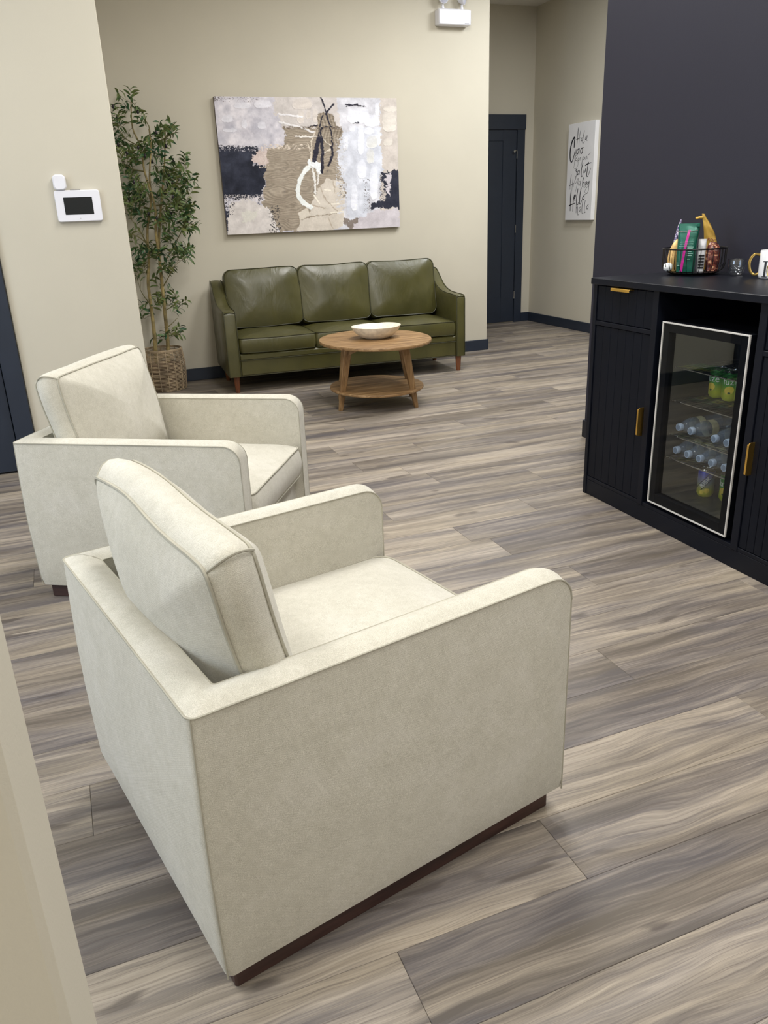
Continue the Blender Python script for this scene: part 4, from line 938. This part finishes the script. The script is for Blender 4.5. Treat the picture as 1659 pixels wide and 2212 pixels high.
gp = loft_bag('gold_pouch', [(0, .026, .010, .022, 3), (.06, .028, .011, .024, 3), (.10, .027, .010, .021, 3), (.15, .021, .009, .006, 3), (.185, .014, .007, -.010, 2.6), (.205, .009, .005, -.022, 2.4), (.222, .005, .003, -.029, 2)], FOIL('mustard_gold_foil', (184, 148, 66), .38, .3), 'mustard gold pouch with twisted top leaning over the brown bag', 'pouch', .035, .030, .018, tilt=.06, seed=4)
text_on('ROC', .017, lambda x, y, h: (x+.022, -.0115-h, .118+y-.2*x), 'lettering', plain('plum_print', (120, 40, 60), .5), gp)
m = MB(); m.tube([(-.027, 0, .206), (-.040, -.003, .206), (-.050, -.002, .202), (-.056, 0, .205)], [.006, .005, .006, .003], 8); m.obj('twisted_top', bpy.data.materials['mustard_gold_foil'], gp)
sb_ = loft_bag('silver_label_pouch', [(0, .014, .012, 0, 4), (.05, .015, .014, 0, 3.4), (.10, .016, .009, 0, 3), (.128, .016, .003, 0, 3)], FOIL('silver_white_foil', (206, 206, 210), .4, .2), 'silvery white pouch in the wire basket, just right of the green bag', 'pouch', .028, -.040, .015, seed=5)
for k in range(5):
    m = MB(); m.box((-.010, -.0168, .012+k*.012), (.012, -.0160, .019+k*.012)); m.obj('print_line', BLK, sb_, smooth=False)
brm, nt, b = new_mat('brown_red_wrapper'); vec, _ = coords(nt, 'Object'); nt.links.new(ramp(nt, [(.4, (58, 22, 20)), (.55, (112, 46, 36)), (.66, (214, 170, 130))], noise(nt, vec, 55, 3, .6, .8)), b.inputs['Base Color']); b.inputs['Roughness'].default_value = .3
loft_bag('brown_snack_bag', [(0, .024, .018, 0, 3), (.05, .029, .020, 0, 3), (.085, .028, .016, 0, 2.6), (.105, .020, .008, -.003, 2.4), (.114, .012, .003, -.004, 2)], brm, 'dark red-brown glossy snack bag at the right side of the wire basket', 'bag', .073, -.022, .015, seed=6)
wn = empty('white_pod', (0, 0, 0), label='small white striped pod lying in the wire basket, left of the tan pouch', cat='coffee pod')
c_, s_ = math.cos(RZB), math.sin(RZB); wn.location = (BC.x+-.100*c_+.045*s_, BC.y+-.100*s_-.045*c_, ZT+.034)
m = MB(); m.lathe([(0, -.018), (.012, -.017), (.0175, -.006), (.018, .006), (.012, .017), (0, .018)], 20, Matrix.Rotation(RZB, 4, 'Z') @ Matrix.Rotation(PI/2, 4, 'Y')); m.obj('shell', WHITE, wn, angle=60)
# double wall glass
gl = empty('glass_cup', (2.545, 2.613, ZT), label='small clear double-walled glass cup between the wire basket and the mug', cat='glass')
m = MB(); m.lathe([(0, 0), (.018, 0), (.022, .003), (.029, .015), (.0345, .034), (.0355, .048), (.034, .062), (.0335, .0645), (.0325, .062), (.033, .048), (.031, .034), (.025, .020), (.014, .012), (0, .010)], 32, caps=False); m.obj('cup', CLEAR, gl, angle=70)
m = MB(); m.tube([(.0335*math.cos(2*PI*i/32), .0335*math.sin(2*PI*i/32), .064) for i in range(32)], .0009, 6, closed=True); m.obj('rim', CLEAR, gl)
m = MB()
for k in range(7): a = k*.9; m.tube([(.028*math.cos(a), .028*math.sin(a), .014), (.032*math.cos(a+.1), .032*math.sin(a+.1), .03)], .0012, 6)
m.obj('facet', CLEAR, gl)
# mug
mg = empty('mug', (2.548, 2.443, ZT), math.radians(-44), label='white mug with black letter and gold handle on the cabinet top, beside the glass cup', cat='mug')
MUG = plain('glossy_white_ceramic', (238, 238, 240), .15, var=.01, coat=.5); GOLDG = plain('shiny_gold_glaze', (216, 184, 108), .18, .9, var=.03)
m = MB(); R1 = .0415; m.lathe([(0, 0), (.034, 0), (.0385, .003), (R1, .012), (R1, .102), (R1-.001, .105), (R1-.004, .104), (R1-.0045, .012), (0, .008)], 40, caps=False); m.obj('body', MUG, mg, angle=50)
m = MB(); m.tube([tuple(p) for p in catmull([(-R1+.003, 0, .086), (-R1-.018, 0, .090), (-R1-.032, 0, .072), (-R1-.034, 0, .048), (-R1-.026, 0, .024), (-R1-.012, 0, .014), (-R1+.003, 0, .018)], 6)], .0052, 10); m.obj('handle', GOLDG, mg)
def mugf(x, y, h): a = x/R1; return ((R1+.0004+h)*math.sin(a), -(R1+.0004+h)*math.cos(a), .035+y)
m = MB()
def mbox(x0, x1, y0, y1):
    n = 5; vs = []
    for i in range(n+1):
        x = x0+(x1-x0)*i/n; vs += [mugf(x, y0, 0), mugf(x, y1, 0), mugf(x, y1, .0004), mugf(x, y0, .0004)]
    fs = [(4*i+a, 4*i+4+a, 4*i+4+(a+1) % 4, 4*i+(a+1) % 4) for i in range(n) for a in range(4)]; m.add(vs, fs)
mbox(-.024, -.016, -.026, .030); mbox(-.030, -.010, -.028, -.025); mbox(-.030, -.010, .028, .031); m.obj('letter', BLK, mg, smooth=False)
m = MB(); m.tube([mugf(.004+.016*math.cos(2*PI*i/28), .0+.026*math.sin(2*PI*i/28), 0) for i in range(28)], .0022, 6, closed=True); m.obj('gold_ring_letter', GOLDG, mg)

# ------------------------------------------------------------------ basket planter and olive tree
BX, BY, BR = .606, 6.515, .158
RATTAN = plain('pale_rattan_cane', (160, 142, 116), .6, var=.2, scale=14)
RATD = plain('brown_woven_liner', (92, 70, 56), .8, var=.2, scale=20)
pb = empty('planter_basket', (BX, BY, 0), label='round woven rattan basket holding the tall olive tree beside the sofa', cat='basket')
def br_(z): return BR*(.93+.09*math.sin(PI*min(1, (z+.03)/.36)))
m = MB()
for k in range(30):
    z = .006+k*.0104; R_ = br_(z)+.001*math.sin(k*2.1); m.tube([((R_+.0016*math.sin(i*PI/2+k*PI))*math.cos(2*PI*i/40), (R_+.0016*math.sin(i*PI/2+k*PI))*math.sin(2*PI*i/40), z+.0008*math.sin(i*.7+k)) for i in range(40)], .0030, 5, closed=True)
m.obj('cane_rows', RATTAN, pb, kind='stuff')
for k in range(16):
    a = 2*PI*k/16; m = MB(); m.tube([((br_(z)+.001)*math.cos(a+.012), (br_(z)+.001)*math.sin(a+.012), z) for z in np.linspace(.003, .318, 9)], .0036, 6); m.obj('cane_stake', RATTAN, pb)
m = MB()
for dz in (.316, .322): m.tube([(br_(dz)*math.cos(2*PI*i/40), br_(dz)*math.sin(2*PI*i/40), dz+.001*math.sin(i*3)) for i in range(40)], .0044, 6, closed=True)
m.obj('rim', RATTAN, pb)
m = MB(); m.lathe([(0, .003), (.13, .003), (.134, .02), (.137, .20), (.130, .205), (0, .207)], 32); m.obj('inner_pot', RATD, pb, angle=40)
TRUNK = plain('tan_bark', (128, 114, 74), .8, var=.25, scale=22, bmp=.5, bscale=60)
TWIG = plain('green_brown_twig', (96, 92, 52), .75, var=.15)
LEAF, nt, b = new_mat('olive_leaf'); oi = nt.nodes.new('ShaderNodeObjectInfo'); g = nt.nodes.new('ShaderNodeNewGeometry')
vec, _ = coords(nt, 'World'); n_ = math_(nt, 'ADD', math_(nt, 'MULTIPLY', noise(nt, vec, 9, 3), .75), math_(nt, 'MULTIPLY', noise(nt, vec, 60, 2), .35))
nt.links.new(ramp(nt, [(.38, (28, 62, 44)), (.48, (50, 86, 50)), (.57, (88, 106, 58)), (.70, (116, 122, 72))], n_), b.inputs['Base Color']); b.inputs['Roughness'].default_value = .5; b.inputs['Specular IOR Level'].default_value = .4
OLIVE = plain('black_olive', (24, 18, 26), .3, var=.1)
tr = empty('olive_tree', (BX, BY, .20), label='tall artificial olive tree with slim trunks and dark fruit in a rattan basket', cat='plant')
OT = Vector((BX, BY, .20))
def pc(x, y, dy=0):   # crop sketch to room, on the tree's own vertical plane
    p_ = at_plane(220+x*.3075, 180+y*.3075, 1, BY+dy); return Vector(p_)
trunks = [[(388, 1985, -.02), (372, 1800, -.02), (362, 1700, -.02), (345, 1560, 0), (325, 1400, 0), (330, 1250, .02), (320, 1030, .03), (345, 830, 0), (335, 640, -.03), (345, 440, -.02), (330, 320, 0)],
          [(470, 1985, .03), (462, 1800, .02), (442, 1600, 0), (425, 1430, 0), (405, 1230, -.02), (380, 1050, -.03), (372, 860, -.04), (300, 620, -.02), (275, 450, .03), (215, 310, .04), (205, 130, .05)],
          [(425, 1440, 0), (402, 1180, .04), (405, 1000, .05), (425, 760, .06), (440, 560, .04), (445, 400, .03), (440, 300, .02)]]
tpts = []
for k, tk in enumerate(trunks):
    P = [pc(*q)-OT for q in tk]; P = [Vector(p) for p in catmull(P, 4)]; n = len(P)
    m = MB(); m.tube(P, [(.016-.0125*(i/n)) if k < 2 else (.012-.009*i/n) for i in range(n)], 8); m.obj('trunk', TRUNK, tr); tpts += P
branches = [[(440, 1260), (485, 1180), (560, 1040), (610, 930)], [(430, 1430), (470, 1360), (500, 1300)], [(320, 1140), (270, 1040), (210, 960)], [(345, 830), (310, 740), (240, 680)], [(425, 760), (520, 700), (560, 600)], [(330, 1140), (260, 1080), (200, 1060)],
            [(280, 450), (170, 390), (110, 310)], [(440, 400), (480, 320), (525, 270)], [(345, 440), (330, 300), (270, 225)], [(372, 860), (470, 850), (600, 860)], [(300, 620), (210, 600), (150, 560)], [(440, 1600), (490, 1570), (590, 1520)], [(345, 1560), (300, 1500), (270, 1450)], [(455, 1720), (490, 1690), (530, 1650)], [(420, 400), (470, 370), (525, 340)]]
bpts = []
for q in branches:
    d0 = random.uniform(-.05, .05); P = [pc(x, y, d0*i)-OT for i, (x, y) in enumerate(q)]; P = [Vector(p) for p in catmull(P, 4)]
    m = MB(); m.tube(P, [.005-.0035*i/len(P) for i in range(len(P))], 6); m.obj('branch', TWIG, tr); bpts += P
tpts += bpts
clusters = [(205, 170, 45, 80, 7), (110, 230, 45, 60, 5), (320, 250, 40, 60, 3), (450, 310, 55, 50, 6), (130, 420, 50, 90, 9), (240, 520, 70, 70, 10), (350, 480, 70, 90, 12), (430, 420, 50, 70, 7), (520, 600, 80, 90, 14), (430, 640, 70, 80, 12), (580, 740, 55, 80, 12), (480, 800, 90, 90, 18), (300, 800, 80, 90, 16), (200, 700, 55, 90, 11), (200, 860, 50, 70, 9), (330, 960, 80, 60, 11), (440, 930, 70, 50, 9), (600, 960, 50, 80, 13), (560, 880, 60, 60, 9), (460, 1090, 40, 60, 5), (570, 1010, 50, 30, 4),
            (300, 1220, 70, 70, 11), (360, 1180, 60, 50, 8), (540, 1200, 60, 70, 17), (440, 1290, 60, 40, 7), (250, 1080, 50, 70, 4), (270, 1320, 50, 60, 6), (380, 1370, 30, 60, 3), (300, 1600, 40, 70, 5), (410, 1540, 50, 60, 7), (520, 1560, 60, 60, 6), (450, 1790, 50, 60, 5), (500, 1750, 30, 50, 3), (450, 1480, 30, 40, 3), (160, 530, 40, 50, 4), (380, 330, 40, 50, 3)]
LW = .40
leafv = [(0, 0, 0), (.22, .34, .06), (.22, -.34, .06), (.55, .42, .07), (.55, -.42, .07), (.55, 0, .03), (.22, 0, .03), (1, 0, -.26), (.82, .25, -.06), (.82, -.25, -.06)]
leaff = [(0, 1, 6), (0, 6, 2), (1, 3, 5, 6), (6, 5, 4, 2), (3, 8, 7, 5), (5, 7, 9, 4)]
leaves = []; fruit = []; tw = MB()
R2 = random.Random(11)
for cx, cy, rx, ry, cnt in clusters:
    for _ in range(int(cnt*.82+.5)):
        a = R2.uniform(0, 2*PI); rr = math.sqrt(R2.random()); dy = R2.uniform(-.15, .15)*min(1, rx/60)
        if dy > .12: dy = .12
        x, y = cx+rx*rr*math.cos(a), cy+ry*rr*math.sin(a); Pm = pc(x, y, dy)-OT
        near = min(tpts, key=lambda t_: (t_-Pm).length+(.35 if t_.z > Pm.z+.02 else 0))
        d = (Pm-near); d = d.normalized() if d.length > 1e-4 else Vector((0, 0, 1)); d = (d+Vector((R2.uniform(-.5, .5), R2.uniform(-.5, .3), R2.uniform(.1, .9)))).normalized()
        L = R2.uniform(.07, .14); tip = Pm+d*L*.6; start = Pm-d*L*.4
        if tip.x+OT.x < .375 or tip.y+OT.y > 6.715: continue
        mid = (start+tip)/2+Vector((0, 0, -.006)); tw.tube([near, (near+start)/2+Vector((0, 0, .008)), start, mid, tip], [.0016, .0015, .0012, .001, .0006], 4)
        nl = R2.randint(5, 7)
        for i in range(nl):
            f = (i+.5)/nl; base = start.lerp(tip, f); side = 1 if i % 2 else -1
            perp = d.cross(Vector((R2.uniform(-.4, .4), 1, R2.uniform(-.4, .4)))).normalized()*side
            ld = (d*.7+perp*R2.uniform(.5, 1.)+Vector((0, R2.uniform(-.5, .5), -.1))).normalized()
            ll = R2.uniform(.045, .074)
            if (base+ld*ll).x+OT.x < .345 or (base+ld*ll).y+OT.y > 6.742: continue
            leaves.append((base, ld, ll, R2.uniform(0, 2*PI)))
        if R2.random() < .22: fruit.append(tip+Vector((0, -.004, -.012)))
tw.obj('twigs', TWIG, tr, kind='stuff')
lme = bpy.data.meshes.new('leaf'); lme.from_pydata([(x, y*LW, z) for x, y, z in leafv], [], leaff); lme.materials.append(LEAF); lme.shade_smooth(); lme.update()
leaves.sort(key=lambda q: (q[0].y+R2.uniform(0, .05))-.0*q[2])
fol = MB()
for i, (bs, ld, ll, rt) in enumerate(leaves):
    q = ld.to_track_quat('X', 'Z').to_matrix().to_4x4(); T_ = Matrix.Translation(bs) @ q @ Matrix.Rotation(math.sin(rt)*1.1, 4, 'X') @ Matrix.Diagonal((ll, ll*.9, ll, 1))
    if i < 290: o = bpy.data.objects.new('leaf', lme); COL.objects.link(o); o.parent = tr; o.matrix_local = T_
    else: fol.add([(x, y*LW, z) for x, y, z in leafv], leaff, T_)
fol.obj('foliage', LEAF, tr, kind='stuff')
ome = None
for p_ in fruit[:34]:
    if ome is None:
        m = MB(); m.lathe([(0, -.015), (.0055, -.012), (.0090, -.003), (.0088, .005), (.0050, .012), (0, .015)], 10); o = m.obj('olive', OLIVE, tr); ome = o.data
    else: o = bpy.data.objects.new('olive', ome); COL.objects.link(o); o.parent = tr
    o.location = p_
print('leaves', len(leaves), 'objects', len(bpy.data.objects))
